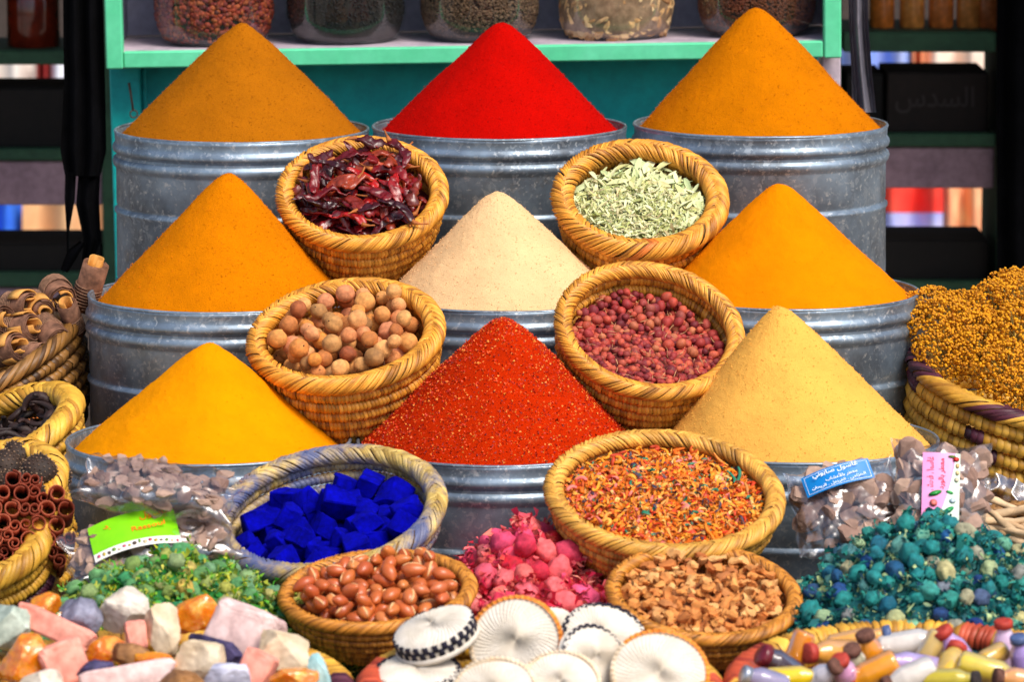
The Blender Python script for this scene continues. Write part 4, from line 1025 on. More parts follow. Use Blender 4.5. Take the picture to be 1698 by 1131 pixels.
# right pair
Yr = -.33
Mb3 = T(atY(1402, 842, Yr)) @ RY(rad(-10)) @ RX(rad(52))
b3 = clay_bag('clear plastic bag of brown clay pieces with blue label', Mb3, 190 / s, 165 / s, .05, 64, 5)
BLL = mat('blue_label', [s2l(0, 115, 190), s2l(10, 130, 205)], scale=20, rough=.35, mottle=0)
lb = label_part(b3, -.048, .05, .018, .050, .036, BLL, .010, rad(8))
text_part('\u063a\u0627\u0633\u0648\u0644 \u0635\u0627\u0628\u0648\u0646\u064a', WHITE_T, lb, T((0, .0425, .0368)), .0105, width=.066)
text_part('\u0645\u0639\u0637\u0631 \u0628\u0627\u0644\u0623\u0639\u0634\u0627\u0628', WHITE_T, lb, T((.006, .0325, .0368)), .0075, width=.046)
text_part('\u0627\u0644\u062e\u0632\u0627\u0645\u0649 . \u0627\u0644\u0642\u0631\u0646\u0641\u0644 . \u0627\u0644\u0631\u064a\u062d\u0627\u0646', WHITE_T, lb, T((.0, .0245, .0366)), .0055, width=.078)
for (x0, x1, y0, y1) in ((-.044, .046, .0204, .0209), (-.044, .046, .0471, .0476), (-.0445, -.044, .0204, .0476), (.046, .0465, .0204, .0476)):
    n = 10; V = []; 
    for k in range(n):
        x = x0 + (x1 - x0) * k / (n - 1); t = (x - .001) / .049
        V += [(x, y0, .0369 - .010 * t * t), (x, y1, .0369 - .010 * t * t)]
    ob('border_line', mk('label_border', V, [(2 * k, 2 * k + 2, 2 * k + 3, 2 * k + 1) for k in range(n - 1)], WHITE_T), lb)
Mb4 = T(atY(1560, 822, Yr - .02)) @ RY(rad(3)) @ RX(rad(66))
b4 = clay_bag('clear plastic bag of brown clay pieces with tall pink label', Mb4, 168 / s, 190 / s, .055, 70, 14)
PKL = mat('pink_label', [s2l(245, 150, 205), s2l(250, 170, 215)], scale=20, rough=.35, mottle=0)
lb = label_part(b4, -.03, .022, -.062, .052, .0372, PKL, .003)
text_part('\u063a\u0627\u0633\u0648\u0644 \u0641\u0631\u064a\u0634', RED_T, lb, T((-.018, .022, .0372)) @ RZ(PI / 2), .012, width=.048)
text_part('\u0645\u0639\u0637\u0631 \u0628\u0627\u0644\u0648\u0631\u062f', RED_T, lb, T((-.003, .022, .0385)) @ RZ(PI / 2), .010, width=.044)
text_part('Rassoul', RED_T, lb, T((-.024, -.042, .0370)) @ RZ(PI / 2), .006, width=.022)
# photographic half of the pink label: pale curved field with leaf, rose and pebbles
V = []; n = 14
for k in range(n):
    t = k / (n - 1); y = -.0615 + .113 * t; x0 = .016 - .03 * (1 - t) ** 1.6
    V += [(x0 - .0012, y, .0382), (x0, y, .0384), (.0218, y, .0372)]
ob('white_curve', mk('label_curve', V, [(3 * k, 3 * k + 1, 3 * k + 4, 3 * k + 3) for k in range(n - 1)], WHITE_T), lb)
ob('photo_field', mk('label_field', V, [(3 * k + 1, 3 * k + 2, 3 * k + 5, 3 * k + 4) for k in range(n - 1)], flatmat('label_pale_green', (205, 225, 205))), lb)
for (x, y, rx, ry, rz, c) in ((-.012, -.006, .011, .004, .35, (40, 150, 60)), (.008, -.004, .006, .0025, -.3, (60, 170, 80)), (-.014, -.02, .006, .006, 0, (240, 120, 110)), (.006, -.03, .011, .004, .6, (50, 160, 90)), (.012, -.052, .007, .007, 0, (225, 70, 60)),
                             (.016, .043, .005, .004, 0, (205, 40, 30)), (.01, .047, .006, .002, 0, (90, 130, 30)), (.018, .034, .003, .004, 0, (240, 190, 130)), (.018, .024, .003, .004, 0, (235, 205, 150)), (.017, .014, .0035, .004, 0, (215, 205, 175)), (.012, -.016, .005, .004, 0, (190, 210, 215)), (.004, -.044, .004, .003, .3, (120, 190, 150))):
    ob('print_patch', mk('print_patch', V0 * np.array([rx, ry, .0003]), F0, flatmat('ink_%d_%d_%d' % c, c)), lb, T((x, y, .0388)) @ RZ(rz))

# ------------------------------------------------------------------ side baskets on the left
GLB = 'side baskets beside the tins'
CRATE = mat('crate_wood', [(.05, .03, .018), (.10, .065, .035)], scale=14, rough=.85)
def prop(x, y, w_, d_, z1, label):
    ob('wooden_block', box(x - w_ / 2, x + w_ / 2, y - d_ / 2, y + d_ / 2, TABLE_Z, z1, .004, CRATE), None, None, label, 'block', 'blocks under the side baskets')
ML1, RL1 = basket('dark brown banded basket full of tied bark rolls', -52, 610, .46, 205, 8, 24, .15, .12, .012, 7, STRAW_G, GLB, nst=110, nrim=80, twist=4, dye=[(2, 5.0, 5.4, 1), (3, 5.1, 5.5, 1), (1, 4.7, 5.0, 1)], mats=[DYE_O])
ML2, RL2 = basket('yellow basket of dark twisted dried roots', -14, 728, .16, 165, 12, 23, .10, .09, .016, 4, STRAW_Y, GLB, nst=100, nrim=75, twist=4)
ML3, RL3 = basket('yellow basket of rough dark seed balls', -2, 812, -.24, 118, 28, 16, .16, .06, .015, 6, STRAW_Y, GLB, nst=80, nrim=60, twist=4.5, belly=1.3)
ML4, RL4 = basket('yellow basket holding cinnamon quills on end', -18, 905, -.40, 108, 30, 14, .12, .06, .015, 5, STRAW_Y, GLB, nst=80, nrim=60, twist=4.5, belly=1.3, dye=[(2, 4.2, 6, 1), (4, 4.2, 6, 1)], mats=[DYE_P])
for Mx, dp, lbx in ((ML1, .15, 'wooden block under the basket of bark rolls'), (ML2, .10, 'wooden block under the basket of dark roots'), (ML3, .16, 'wooden block under the basket of seed balls'), (ML4, .12, 'wooden block under the cinnamon basket')):
    q = Mx @ Vector((0, 0, -dp - .03)); prop(q.x, q.y, .14, .12, max(TABLE_Z + .02, q.z), lbx)
# bark rolls
BARK_O = mat('grey_brown_bark', [s2l(95, 62, 45), s2l(140, 98, 75)], scale=60, rough=.85, bump=.7, bscale=160, mottle=.3)
BARK_I = mat('tan_inner_bark', [s2l(190, 125, 50), s2l(222, 165, 85)], scale=40, rough=.7, mottle=.25)
def spiral_sheet(L, r0, turns, th_, n=48, gap=.0012, phase=0):
    t = np.linspace(0, turns * 2 * PI, n); r = r0 + gap * t
    a = t + phase
    rows = []
    zs = (-L / 2, L / 2)
    V = []
    for k in range(n):
        for z in zs:
            for q in (r[k], r[k] + th_): V.append((q * math.cos(a[k]), q * math.sin(a[k]), z))
    Fc = []
    for k in range(n - 1):
        o = 4 * k; Fc += [(o, o + 4, o + 6, o + 2), (o + 1, o + 3, o + 7, o + 5), (o + 2, o + 6, o + 7, o + 3), (o, o + 1, o + 5, o + 4)]
    Fc += [(0, 2, 3, 1), (4 * n - 4, 4 * n - 3, 4 * n - 1, 4 * n - 2)]
    return np.array(V), np.array(Fc)
ROLLS = [(96, 486, (.35, -.8, -.15), 25, 62, 'bark roll with open end tucked among the others'), (148, 474, (.28, -.25, .9), 22, 84, 'upright bark roll leaning against the tin'), (32, 508, (.7, -.6, .1), 24, 60, 'bark roll with wide yellow collar'),
         (64, 506, (.35, -.75, -.2), 18, 56, 'bark roll showing its yellow end strip'), (30, 545, (.75, -.55, .2), 22, 70, 'bark roll with broad tan tongue'), (84, 552, (.45, -.7, -.3), 23, 64, 'twine wound bark roll near the basket rim'),
         (14, 580, (.7, -.6, .3), 24, 60, 'bark roll with pale curled edge above the rim'), (118, 528, (-.2, -.5, .8), 17, 64, 'slim bark roll with upright tan tongue'), (58, 590, (.6, -.6, .1), 22, 56, 'lowest bark roll behind the basket rim'), (-10, 530, (.6, -.6, .1), 24, 60, 'bark roll cut by the picture edge')]
for i, (px, py, ax, r, L, lbx) in enumerate(ROLLS):
    Y = .40 + (560 - py) * .0009; s_ = pxm(Y); z = Vector(ax).normalized()
    M = T(atY(px, py, Y)) @ z.to_track_quat('Z', 'Y').to_matrix().to_4x4() @ RZ(random.uniform(0, 6))
    t = thing('bark_roll', lbx, 'bark roll', M, 'bark rolls in the dark basket')
    rm = r / s_; Lm = L / s_
    V, Fc = spiral_sheet(Lm, rm * .62, 2.4, .0013, 60, rm * .025); V += (nz(V, 90, i * 3) * .002)[:, None]
    ob('bark', mk('roll_bark', V, Fc, BARK_O), t)
    V, Fc = spiral_sheet(Lm * .7, rm * .42, .8, .0022, 30, .0003); V[:, 2] += Lm * .28; V += (nz(V, 60, i * 3 + 1) * .003)[:, None]
    ob('inner_strip', mk('roll_inner', V, Fc, BARK_I), t)
    if i in (2, 3, 4, 6):
        V, Fc = spiral_sheet(Lm * .42, rm * 1.02, .85, .0022, 30, .0004); V[:, 2] += Lm * .18
        ob('collar', mk('roll_collar', V, Fc, BARK_I), t)
    n = 120; tt = np.linspace(0, 7 * 2 * PI, n); path = np.stack([rm * 1.04 * np.cos(tt), rm * 1.04 * np.sin(tt), -Lm * .42 + Lm * .45 * tt / tt[-1]], -1)
    V, Fc = tube(path, np.full(n, .0011), 5); ob('twine', mk('roll_twine', V, Fc, mat('twine_%d' % i, [s2l(110, 80, 60), s2l(150, 112, 88)], scale=200, rough=.9)), t)
# dark roots
DARK = mat('dark_root', [s2l(28, 16, 14), s2l(58, 34, 28), s2l(40, 22, 22)], by='object', rough=.6, mottle=.4, mscale=120, bump=.5, bscale=200)
def root(i):
    n = 16; t = np.linspace(0, 1, n); k = random.uniform(1, 5); R_ = random.uniform(.02, .035)
    path = np.stack([R_ * np.cos(k * t) * (1 - .3 * t), R_ * np.sin(k * t), .008 * np.sin(t * 5 + i)], -1); path -= path.mean(0)
    V, Fc = tube(path, .0045 * (.5 + np.sin(t * PI * .9 + .2)) * random.uniform(.5, 1.2), 7, flat=.7); V += (nz(V, 150, i) * .002)[:, None]
    return [('root', mk('dark_root', V, Fc, DARK))]
lv = level_fn(-.03, .1, .02, .12); f_ = Field(.15, .004, lv)
bed('root_dust', 'dark dust beneath the twisted dried roots', 'dust', RL2 - .03, lv, ML2, mat('root_dust', [s2l(20, 12, 10), s2l(45, 28, 22)], scale=90, rough=.9))
fill(f_, [root(i) for i in range(9)], 60, disc_sampler(RL2 - .045), ML2, 'twisted_root', 'dark twisted dried root in the yellow basket', 'root', 'dark roots in the basket', flat=.5, sink=.4, tries=4)
# seed balls
SEED = mat('seed_beads', [s2l(40, 28, 24), s2l(85, 62, 48), s2l(120, 92, 70), s2l(150, 122, 95), s2l(60, 42, 36)], by='island', rough=.5, mottle=0)
CORE2 = mat('seed_core', [s2l(35, 24, 18), s2l(60, 42, 30)], scale=80)
def seedball(i):
    V, Fc = ico(3); r = .0245; V *= (1 + nz(V, 1.5, i * 4) * .12)[:, None]; core = mk('seed_ball', V * r, Fc, CORE2)
    pts = V[rng.permutation(len(V))[:420]] * r * 1.02; b, bf = ico(1); parts = [(p + b * random.uniform(.0011, .0019), bf) for p in pts]
    Vb, Fb = merge(parts); return [('ball', core), ('seeds', mk('seed_beads', Vb, Fb, SEED))]
SB = [seedball(i) for i in range(3)]
for i, (px, py, Y) in enumerate([(64, 783, -.26), (22, 812, -.30), (10, 776, -.22), (48, 815, -.31), (92, 790, -.22), (30, 760, -.18), (-20, 800, -.3), (66, 762, -.17)]):
    o = ob('seed_ball', SB[i % 3][0][1], None, T(atY(px, py, Y)) @ rot_rand(2) @ SC(random.uniform(.9, 1.12)), 'rough dark brown ball of small seeds in the yellow basket', 'seed ball', 'seed balls in the basket')
    c_ = ob('seeds', SB[i % 3][1][1], o, kind='stuff')
# cinnamon quills
CIN = mat('cinnamon_bark', [s2l(120, 45, 25), s2l(160, 70, 42), s2l(178, 88, 58)], by='object', rough=.75, mottle=.25, mscale=80, bump=.3, bscale=150)
def quill(i):
    L = .10; r0 = random.uniform(.0055, .0082); mode = i % 3; parts = []
    V1, F1 = spiral_sheet(L, r0, 1.15 if mode else .9, .0015, 36, .0006, 0); 
    if mode == 0:
        V1, F1 = spiral_sheet(L, r0 * .35, 1.6, .0012, 44, .0007, 0); V2 = V1.copy(); V2[:, 0] *= -1; V2[:, 0] += r0 * 2.2; V, Fc = merge([(V1, F1), (V2, F1[:, ::-1])]); V[:, 0] -= r0 * 1.1
    else: V, Fc = V1, F1
    V = V + (nz(V, 60, i) * .0012)[:, None]
    return mk('cinnamon_quill', V, Fc, CIN)
QU = [quill(i) for i in range(9)]
ax = Vector((.12, -.93, .35)).normalized(); q0 = atY(34, 868, -.42)
qx = Vector((1, 0, 0)); qy = ax.cross(qx).normalized(); qx = qy.cross(ax).normalized()
k = 0
for iy in range(-5, 6):
    for ix in range(-4, 5):
        u = (ix + (iy % 2) * .5) * .0245; v = iy * .0215
        if (u / .068) ** 2 + (v / .072) ** 2 > 1: continue
        p = q0 + qx * u + qy * v + ax * random.uniform(-.012, .004)
        M = T(p) @ ax.to_track_quat('Z', 'Y').to_matrix().to_4x4() @ RZ(random.uniform(0, 6)) @ T((0, 0, -.05))
        ob('cinnamon_quill', QU[k % 9], None, M, 'curled cinnamon quill in the tight upright bunch', 'cinnamon', 'cinnamon quills'); k += 1
# red cloth scrap beside the cinnamon basket
q = atY(96, 930, -.35)

# ------------------------------------------------------------------ right side: flowers and sticks
MX1, RX1 = basket('tan basket with dark purple woven patches holding yellow flowers', 1735, 640, .30, 235, 9, -11, .20, .15, .013, 8, STRAW_Y, GLB, nst=120, nrim=85, twist=4.5,
                  dye=[(1, 4.02, 4.2, 1), (2, 4.12, 4.30, 1), (3, 4.02, 4.22, 1), (4, 3.98, 4.2, 1), (6, 4.25, 4.45, 1), (0, 3.05, 3.4, 1), (7, 4.2, 4.5, 1), (5, 4.1, 4.2, 1)], rim_dye=[(3.95, 4.25, 1), (2.7, 3.35, 1)], mats=[DYE_P])
MX2, RX2 = basket('open weave basket holding pale peeled sticks', 1730, 905, -.22, 125, 20, -12, .08, .08, .011, 4, STRAW_G, GLB, nst=70, nrim=60, twist=4)
for Mx, dp, lbx in ((MX1, .2, 'wooden block under the basket of yellow flowers'), (MX2, .08, 'wooden block under the basket of peeled sticks')):
    q = Mx @ Vector((0, 0, -dp - .03)); prop(q.x, q.y, .16, .14, max(TABLE_Z + .02, q.z), lbx)
FLO = mat('yellow_florets', [s2l(165, 98, 5), s2l(208, 138, 5), s2l(228, 160, 8), s2l(215, 145, 12), s2l(180, 120, 30)], by='island', rough=.85, mottle=0)
STK = mat('flower_stems', [s2l(150, 130, 60), s2l(190, 165, 90)], by='island', rough=.8, mottle=0)
def yarrow(i):
    n = 330; b, bf = ico(1); parts = []; st = []
    R_ = .044
    ki = np.arange(34); zc_ = 1 - (ki + .5) / 34 * .95; an_ = ki * 2.39996 + i; cl = np.stack([np.sqrt(1 - zc_ ** 2) * np.cos(an_), np.sqrt(1 - zc_ ** 2) * np.sin(an_), zc_], -1)
    for c in cl:
        cp = c * R_ * np.array([1, 1, .62]) * random.uniform(.88, 1.08); rr_ = random.uniform(.0085, .0115)
        d = rng.normal(0, 1, (40, 3)); d /= np.linalg.norm(d, axis=1)[:, None]; d = d[(d @ c) > -.25]
        for e in d: parts.append((cp + e * rr_ + b * random.uniform(.0016, .0028), bf))
        st.append(tube([np.array([0, 0, -.03]), cp * .5 + [0, 0, -.008], cp], [.0012, .001, .0012], 4, cap=False))
    st.append(tube([np.array([0, 0, -.10]), np.array([.002, 0, -.06]), np.array([0, 0, -.03])], [.0022, .002, .002], 6, cap=False))
    V, Fc = merge(parts); Vs, Fs = merge(st)
    return mk('florets', V, Fc, FLO), mk('flower_stems', Vs, Fs, STK)
YA = [yarrow(i) for i in range(4)]
for i, (px, py, Y, sc, ax) in enumerate([(1562, 540, .33, 1.0, (-.2, -.6, .75)), (1610, 556, .30, 1.0, (.0, -.8, .6)), (1566, 592, .27, .95, (-.3, -.8, .4)), (1655, 512, .36, 1.05, (.0, -.5, .85)), (1700, 506, .33, 1.0, (.2, -.6, .7)), (1630, 592, .25, .95, (.0, -.9, .4)),
        (1690, 560, .26, 1.05, (.1, -.8, .5)), (1672, 624, .2, 1.05, (.1, -.9, .4)), (1700, 655, .17, .95, (.1, -.9, .4)), (1540, 512, .38, .85, (-.2, -.4, .9)), (1600, 520, .40, .9, (0, -.4, .9)), (1690, 486, .42, 1, (.1, -.4, .9)), (1645, 560, .31, .9, (.1, -.8, .5))]):
    z = Vector(ax).normalized(); M = T(atY(px, py, Y)) @ z.to_track_quat('Z', 'Y').to_matrix().to_4x4() @ RZ(random.uniform(0, 6)) @ SC(sc)
    o = ob('yellow_flower_head', YA[i % 4][0], None, M, 'clustered yellow dried flower head in the purple patched basket', 'flower', 'yellow dried flower heads'); ob('stems', YA[i % 4][1], o)
PEEL = mat('peeled_stick', [s2l(190, 155, 115), s2l(215, 185, 145), s2l(180, 140, 95)], by='object', rough=.75, mottle=.3, mscale=60, bump=.4, bscale=130)
def stick(i):
    n = 10; t = np.linspace(0, 1, n); L = .11; path = np.stack([L * (t - .5), .006 * np.sin(t * 3 + i), .003 * np.sin(t * 5 + i * 2)], -1)
    V, Fc = tube(path, .0058 * (1 + .15 * np.sin(t * 9 + i)) * random.uniform(.8, 1.15), 9); V += (nz(V, 110, i) * .0015)[:, None]; return mk('peeled_stick', V, Fc, PEEL)
ST = [stick(i) for i in range(5)]
for i, (px, py, Y, a) in enumerate([(1678, 852, -.24, 14), (1690, 862, -.27, 8), (1668, 868, -.26, -20), (1672, 880, -.30, 5), (1690, 884, -.31, -30), (1665, 892, -.31, -10), (1700, 848, -.2, -15), (1660, 858, -.22, 20), (1712, 874, -.27, 10), (1720, 895, -.3, -8)]):
    ob('peeled_stick', ST[i % 5], None, T(atY(px, py, Y)) @ RY(-rad(a)) @ RZ(random.uniform(-.9, .2)), 'pale peeled stick in the open weave basket', 'stick', 'peeled sticks')

def crumple(label, px, py, Y, wpx, hpx, seed):
    s_ = pxm(Y); n = 40; g = np.linspace(-.5, .5, n); U, V_ = np.meshgrid(g, g, indexing='ij')
    P = np.stack([U * wpx / s_, 0 * U, V_ * hpx / s_], -1).reshape(-1, 3)
    P[:, 1] += np.array([abs(noise.noise(Vector((p[0] * 30 + seed, p[2] * 30, seed)))) for p in P]) * .03; P[:, 2] += nz(P, 25, seed) * .008
    i, j = np.meshgrid(np.arange(n - 1), np.arange(n - 1), indexing='ij'); a = i * n + j
    Fc = np.stack([a, a + n, a + n + 1, a + 1], -1).reshape(-1, 4)
    V, Fc = merge([(P, Fc), (P + [0, .0006, 0], Fc[:, ::-1])])
    ob('plastic_sheet', mk('plastic_sheet', V, Fc, FILM), None, T(atY(px, py, Y)) @ RX(rad(-35)) @ RY(rad(8)), label, 'plastic')
crumple('crumpled clear plastic sheet behind the peeled sticks', 1680, 818, -.12, 110, 60, 4)

# ------------------------------------------------------------------ green cabinet with jars
MINT = mat('mint_green_paint', [s2l(86, 205, 150), s2l(104, 218, 168)], scale=14, rough=.5, mottle=.08, bump=.25, bscale=40)
TEALP = mat('teal_paint', [s2l(0, 150, 150), s2l(0, 170, 165)], scale=10, rough=.55, mottle=.15, bump=.25, bscale=40)
LILAC = mat('lilac_paint', [s2l(150, 150, 175), s2l(175, 172, 195)], scale=12, rough=.7, mottle=.15)
WORN = mat('worn_white_wood', [s2l(165, 150, 165), s2l(195, 180, 190)], scale=20, rough=.7, mottle=.2)
a0, a1 = atY(205, 113, 1.30), atY(1365, 95, 1.30)
rl = math.atan2(a1.z - a0.z, a1.x - a0.x); CM = T(a0) @ RY(-rl)
cab = thing('green_cabinet', 'mint green painted shelf cabinet with teal panel behind the tins', 'cabinet', CM)
Lr = (a1 - a0).length; ps = pxm(1.3)
def cpart(name, x0, x1, y0, y1, z0, z1, m, bev=.0025): return ob(name, box(x0, x1, y0, y1, z0, z1, bev, m), cab)
cpart('bottom_rail', 0, Lr, 0, .02, 0, .029, MINT)
cpart('stile', -.030, -.0006, -.002, .03, -.001, .42, MINT)
cpart('stile', Lr + .0015, Lr + .0315, -.002, .03, -.001, .42, MINT)
cpart('shelf_board', -.02, Lr + .02, .0205, .30, -.002, .0295, WORN)
cpart('back_panel', -.02, Lr + .02, .30, .312, .03, .45, LILAC)
cpart('side_panel', -.028, -.0165, .031, .30, .03, .45, LILAC); cpart('side_panel', Lr + .0175, Lr + .029, .031, .30, .03, .45, LILAC)
cpart('top_board', -.03, Lr + .03, 0, .312, .452, .475, MINT)
cpart('lower_panel', .022, Lr + .0, .125, .137, -.62, -.003, TEALP)
cpart('leg', -.032, .021, .075, .138, -.62, -.002, TEALP); cpart('leg', Lr + .001, Lr + .034, .05, .085, -.62, -.002, WORN)
cpart('batten', .0215, .030, .110, .1245, -.62, -.005, TEALP)
IRON = mat('rusty_iron', [(.05, .03, .02), (.12, .06, .035)], scale=60, rough=.7)
hk = ob('hook', mk('hook', *tube([(.004, .05, -.03), (.007, .048, -.05), (.010, .05, -.078)], [.0022, .002, .002], 6), IRON), cab)
th = np.linspace(0, 2 * PI, 25); ob('ring', mk('ring', *tube(np.stack([.011 + .0065 * np.cos(th), .05 + 0 * th, -.085 + .0065 * np.sin(th)], -1), np.full(25, .0013), 6, cap=False), IRON), hk)
GLASS = film_mat('jar_glass', tint=(.93, .96, .95), haze=.02, rough=.03, fmax=.10)
JR = .107
def jar(px, content, label, R=JR):
    x = (px - 205) / ps; M = CM @ T((x, .135, .0300))
    t = thing('glass_jar', label, 'jar', M, 'glass jars on the cabinet shelf')
    H = .30; prof = [(.0004, .004), (R * .55, .003), (R * .72, 0), (R * .82, .003), (R * .93, .016), (R, .045), (R, H * .72), (R * .93, H * .82), (R * .7, H * .9), (R * .7, H)]
    V, Fc = lathe(prof, 64); ob('glass', mk('jar_glass', V, Fc[:, ::-1], GLASS), t)
    th = np.linspace(0, 2 * PI, 65); Vr, Fr = tube(np.stack([R * .74 * np.cos(th), R * .74 * np.sin(th), 0 * th + .004], -1), np.full(65, .0025), 8, cap=False); ob('foot_ring', mk('jar_foot', Vr, Fr, GLASS), t)
    V, Fc = lathe([(R * .72, H - .02), (R * .76, H - .018), (R * .76, H + .012), (R * .7, H + .018), (.0005, H + .02)], 40); ob('lid', mk('jar_lid', V, Fc[:, ::-1], MINT), t)
    Ri = R * .965
    cp = [(.0004, .005), (R * .7, .004), (R * .82, .007), (R * .915, .018), (R * .98, .046), (R * .98, .20), (.0004, .215)]
    V, Fc = lathe(cp, 72)
    core, bits, size, kind = content
    Vc = V.copy(); Vc[:, :2] *= .965; ob('contents', mk('jar_contents', Vc, Fc[:, ::-1], core), t)
    if bits is None: return t
    n = kind
    a = rng.uniform(-PI, 0, n); z = rng.uniform(.010, .14, n); rr_ = np.interp(z, [.008, .012, .024, .048], [R * .74, R * .83, R * .9, R * .97]) - size * (.45 if size < .012 else .38)
    P = np.stack([rr_ * np.cos(a), rr_ * np.sin(a), z], -1)
    if size > .012:
        for p, aa in zip(P, a):
            me = random.choice(bits); ob('root_piece', me, t, T(p) @ RZ(aa + PI / 2) @ RX(PI / 2) @ RZ(random.uniform(0, 6)) @ RX(random.gauss(0, .25)))
    else:
        b, bf = ico(1); q = rng.normal(0, 1, (n, 3, 3)); q, _ = np.linalg.qr(q)
        sc_ = rng.uniform(.5, 1.0, (n, 3)) * size
        G = np.einsum('kij,ktj->kti', q, b[None] * sc_[:, None]) + P[:, None]
        Fg = (np.arange(n)[:, None, None] * len(b) + bf).reshape(-1, 3); ob('grains', mk('jar_grains', G.reshape(-1, 3), Fg, bits), t, kind='stuff')
    return t
POT = mat('potpourri', [s2l(75, 15, 18), s2l(120, 35, 20), s2l(150, 60, 30), s2l(90, 20, 40), s2l(170, 85, 40), s2l(60, 15, 15)], by='island', rough=.7, mottle=0)
ROOTP = mat('jar_root', [s2l(190, 135, 85), s2l(225, 178, 125), s2l(240, 200, 150), s2l(165, 105, 62)], by='object', rough=.8, mottle=.3, mscale=60)
BLKG = mat('black_seed', [s2l(10, 11, 14), s2l(28, 28, 32)], by='island', rough=.5, mottle=0)
BRG = mat('brown_seed', [s2l(50, 34, 24), s2l(90, 66, 48), s2l(115, 88, 66)], by='island', rough=.7, mottle=0)
RBG = mat('red_brown_seed', [s2l(60, 28, 14), s2l(105, 52, 22), s2l(85, 40, 20)], by='island', rough=.7, mottle=0)
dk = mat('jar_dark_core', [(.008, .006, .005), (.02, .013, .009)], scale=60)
rp = []
for i in range(6):
    V, Fc = ico(2); V = np.sign(V) * np.abs(V) ** .8; V *= (1 + nz(V, 1.6, i * 3) * .35)[:, None]; V *= np.array([.024, .013, .005]) * random.uniform(.75, 1.15); rp.append(mk('root_piece', V, Fc, ROOTP, smooth=False))
jar(348, (dk, POT, .0075, 1500), 'glass jar of reddish brown dried petals and seeds')
jar(568, (dk, BLKG, .0022, 1800), 'glass jar of fine black seeds')
jar(792, (dk, BRG, .0036, 4200), 'glass jar of small grey brown seeds behind the red heap')
jar(1020, (mat('jar_root_core', [(.2, .11, .06), (.36, .22, .13)], scale=60), rp, .02, 210), 'glass jar of pale chunky root pieces')
jar(1255, (dk, RBG, .0036, 4200), 'glass jar of small reddish brown seeds behind tall ochre heap')

# ------------------------------------------------------------------ cloth and plastic hanging at the sides
BLACKC = mat('black_cloth', [(.0012, .0012, .0016), (.003, .003, .004)], scale=20, rough=.95, mottle=0, spec=.05)
def ribbon(edgeL, edgeR, Y, fold, nf, m, name, parent, thick=.004):
    """hanging cloth strip between two pixel outlines (lists of (px,py) at the same heights)"""
    nv, nu = 40, 28; L = np.array(edgeL, float); R_ = np.array(edgeR, float)
    tv = np.linspace(0, len(L) - 1, nv); V = []
    for t in tv:
        i = min(int(t), len(L) - 2); f = t - i; l = L[i] * (1 - f) + L[i + 1] * f; r = R_[i] * (1 - f) + R_[i + 1] * f
        for k in range(nu):
            u = k / (nu - 1); q = l * (1 - u) + r * u
            V.append(atY(q[0], q[1], Y + fold * math.sin(u * nf * PI + .4 * math.sin(t * 1.3))))
    V = np.array([v[:] for v in V]); i, j = np.meshgrid(np.arange(nv - 1), np.arange(nu - 1), indexing='ij'); a = i * nu + j
    Fc = np.stack([a, a + nu, a + nu + 1, a + 1], -1).reshape(-1, 4)
    V, Fc = merge([(V, Fc), (V + [0, thick, 0], Fc[:, ::-1])])
    return ob(name, mk(name, V, Fc, m), parent)
bc = thing('hanging_cloth', 'black cloth hanging in folds beside the green cabinet', 'cloth')
ribbon([(104, -60), (105, 60), (106, 130), (100, 250), (108, 292)], [(168, -60), (172, 60), (174, 140), (176, 250), (166, 292)], 1.12, .012, 5, BLACKC, 'cloth_body', bc)
ribbon([(108, 285), (107, 330), (110, 380), (111, 425)], [(126, 285), (124, 330), (115, 380), (113, 425)], 1.12, .004, 2, BLACKC, 'strap', bc)
ribbon([(130, 285), (126, 340), (138, 395), (136, 432)], [(166, 285), (164, 330), (167, 400), (152, 437)], 1.13, .006, 3, BLACKC, 'strap', bc)
ribbon([(132, 400), (112, 415), (100, 448)], [(140, 405), (126, 430), (112, 452)], 1.11, .003, 2, BLACKC, 'strap', bc)
PLG = mat('grey_plastic', [(.10, .095, .12), (.17, .16, .19)], scale=14, rough=.35, mottle=.2, spec=.5)
gp = thing('plastic_sleeve', 'grey plastic sleeve hanging beside the cabinet post', 'plastic')
ribbon([(1406, -60), (1408, 40), (1412, 120), (1414, 186)], [(1438, -60), (1440, 40), (1446, 120), (1453, 186)], 1.12, .018, 3, PLG, 'sheet', gp)

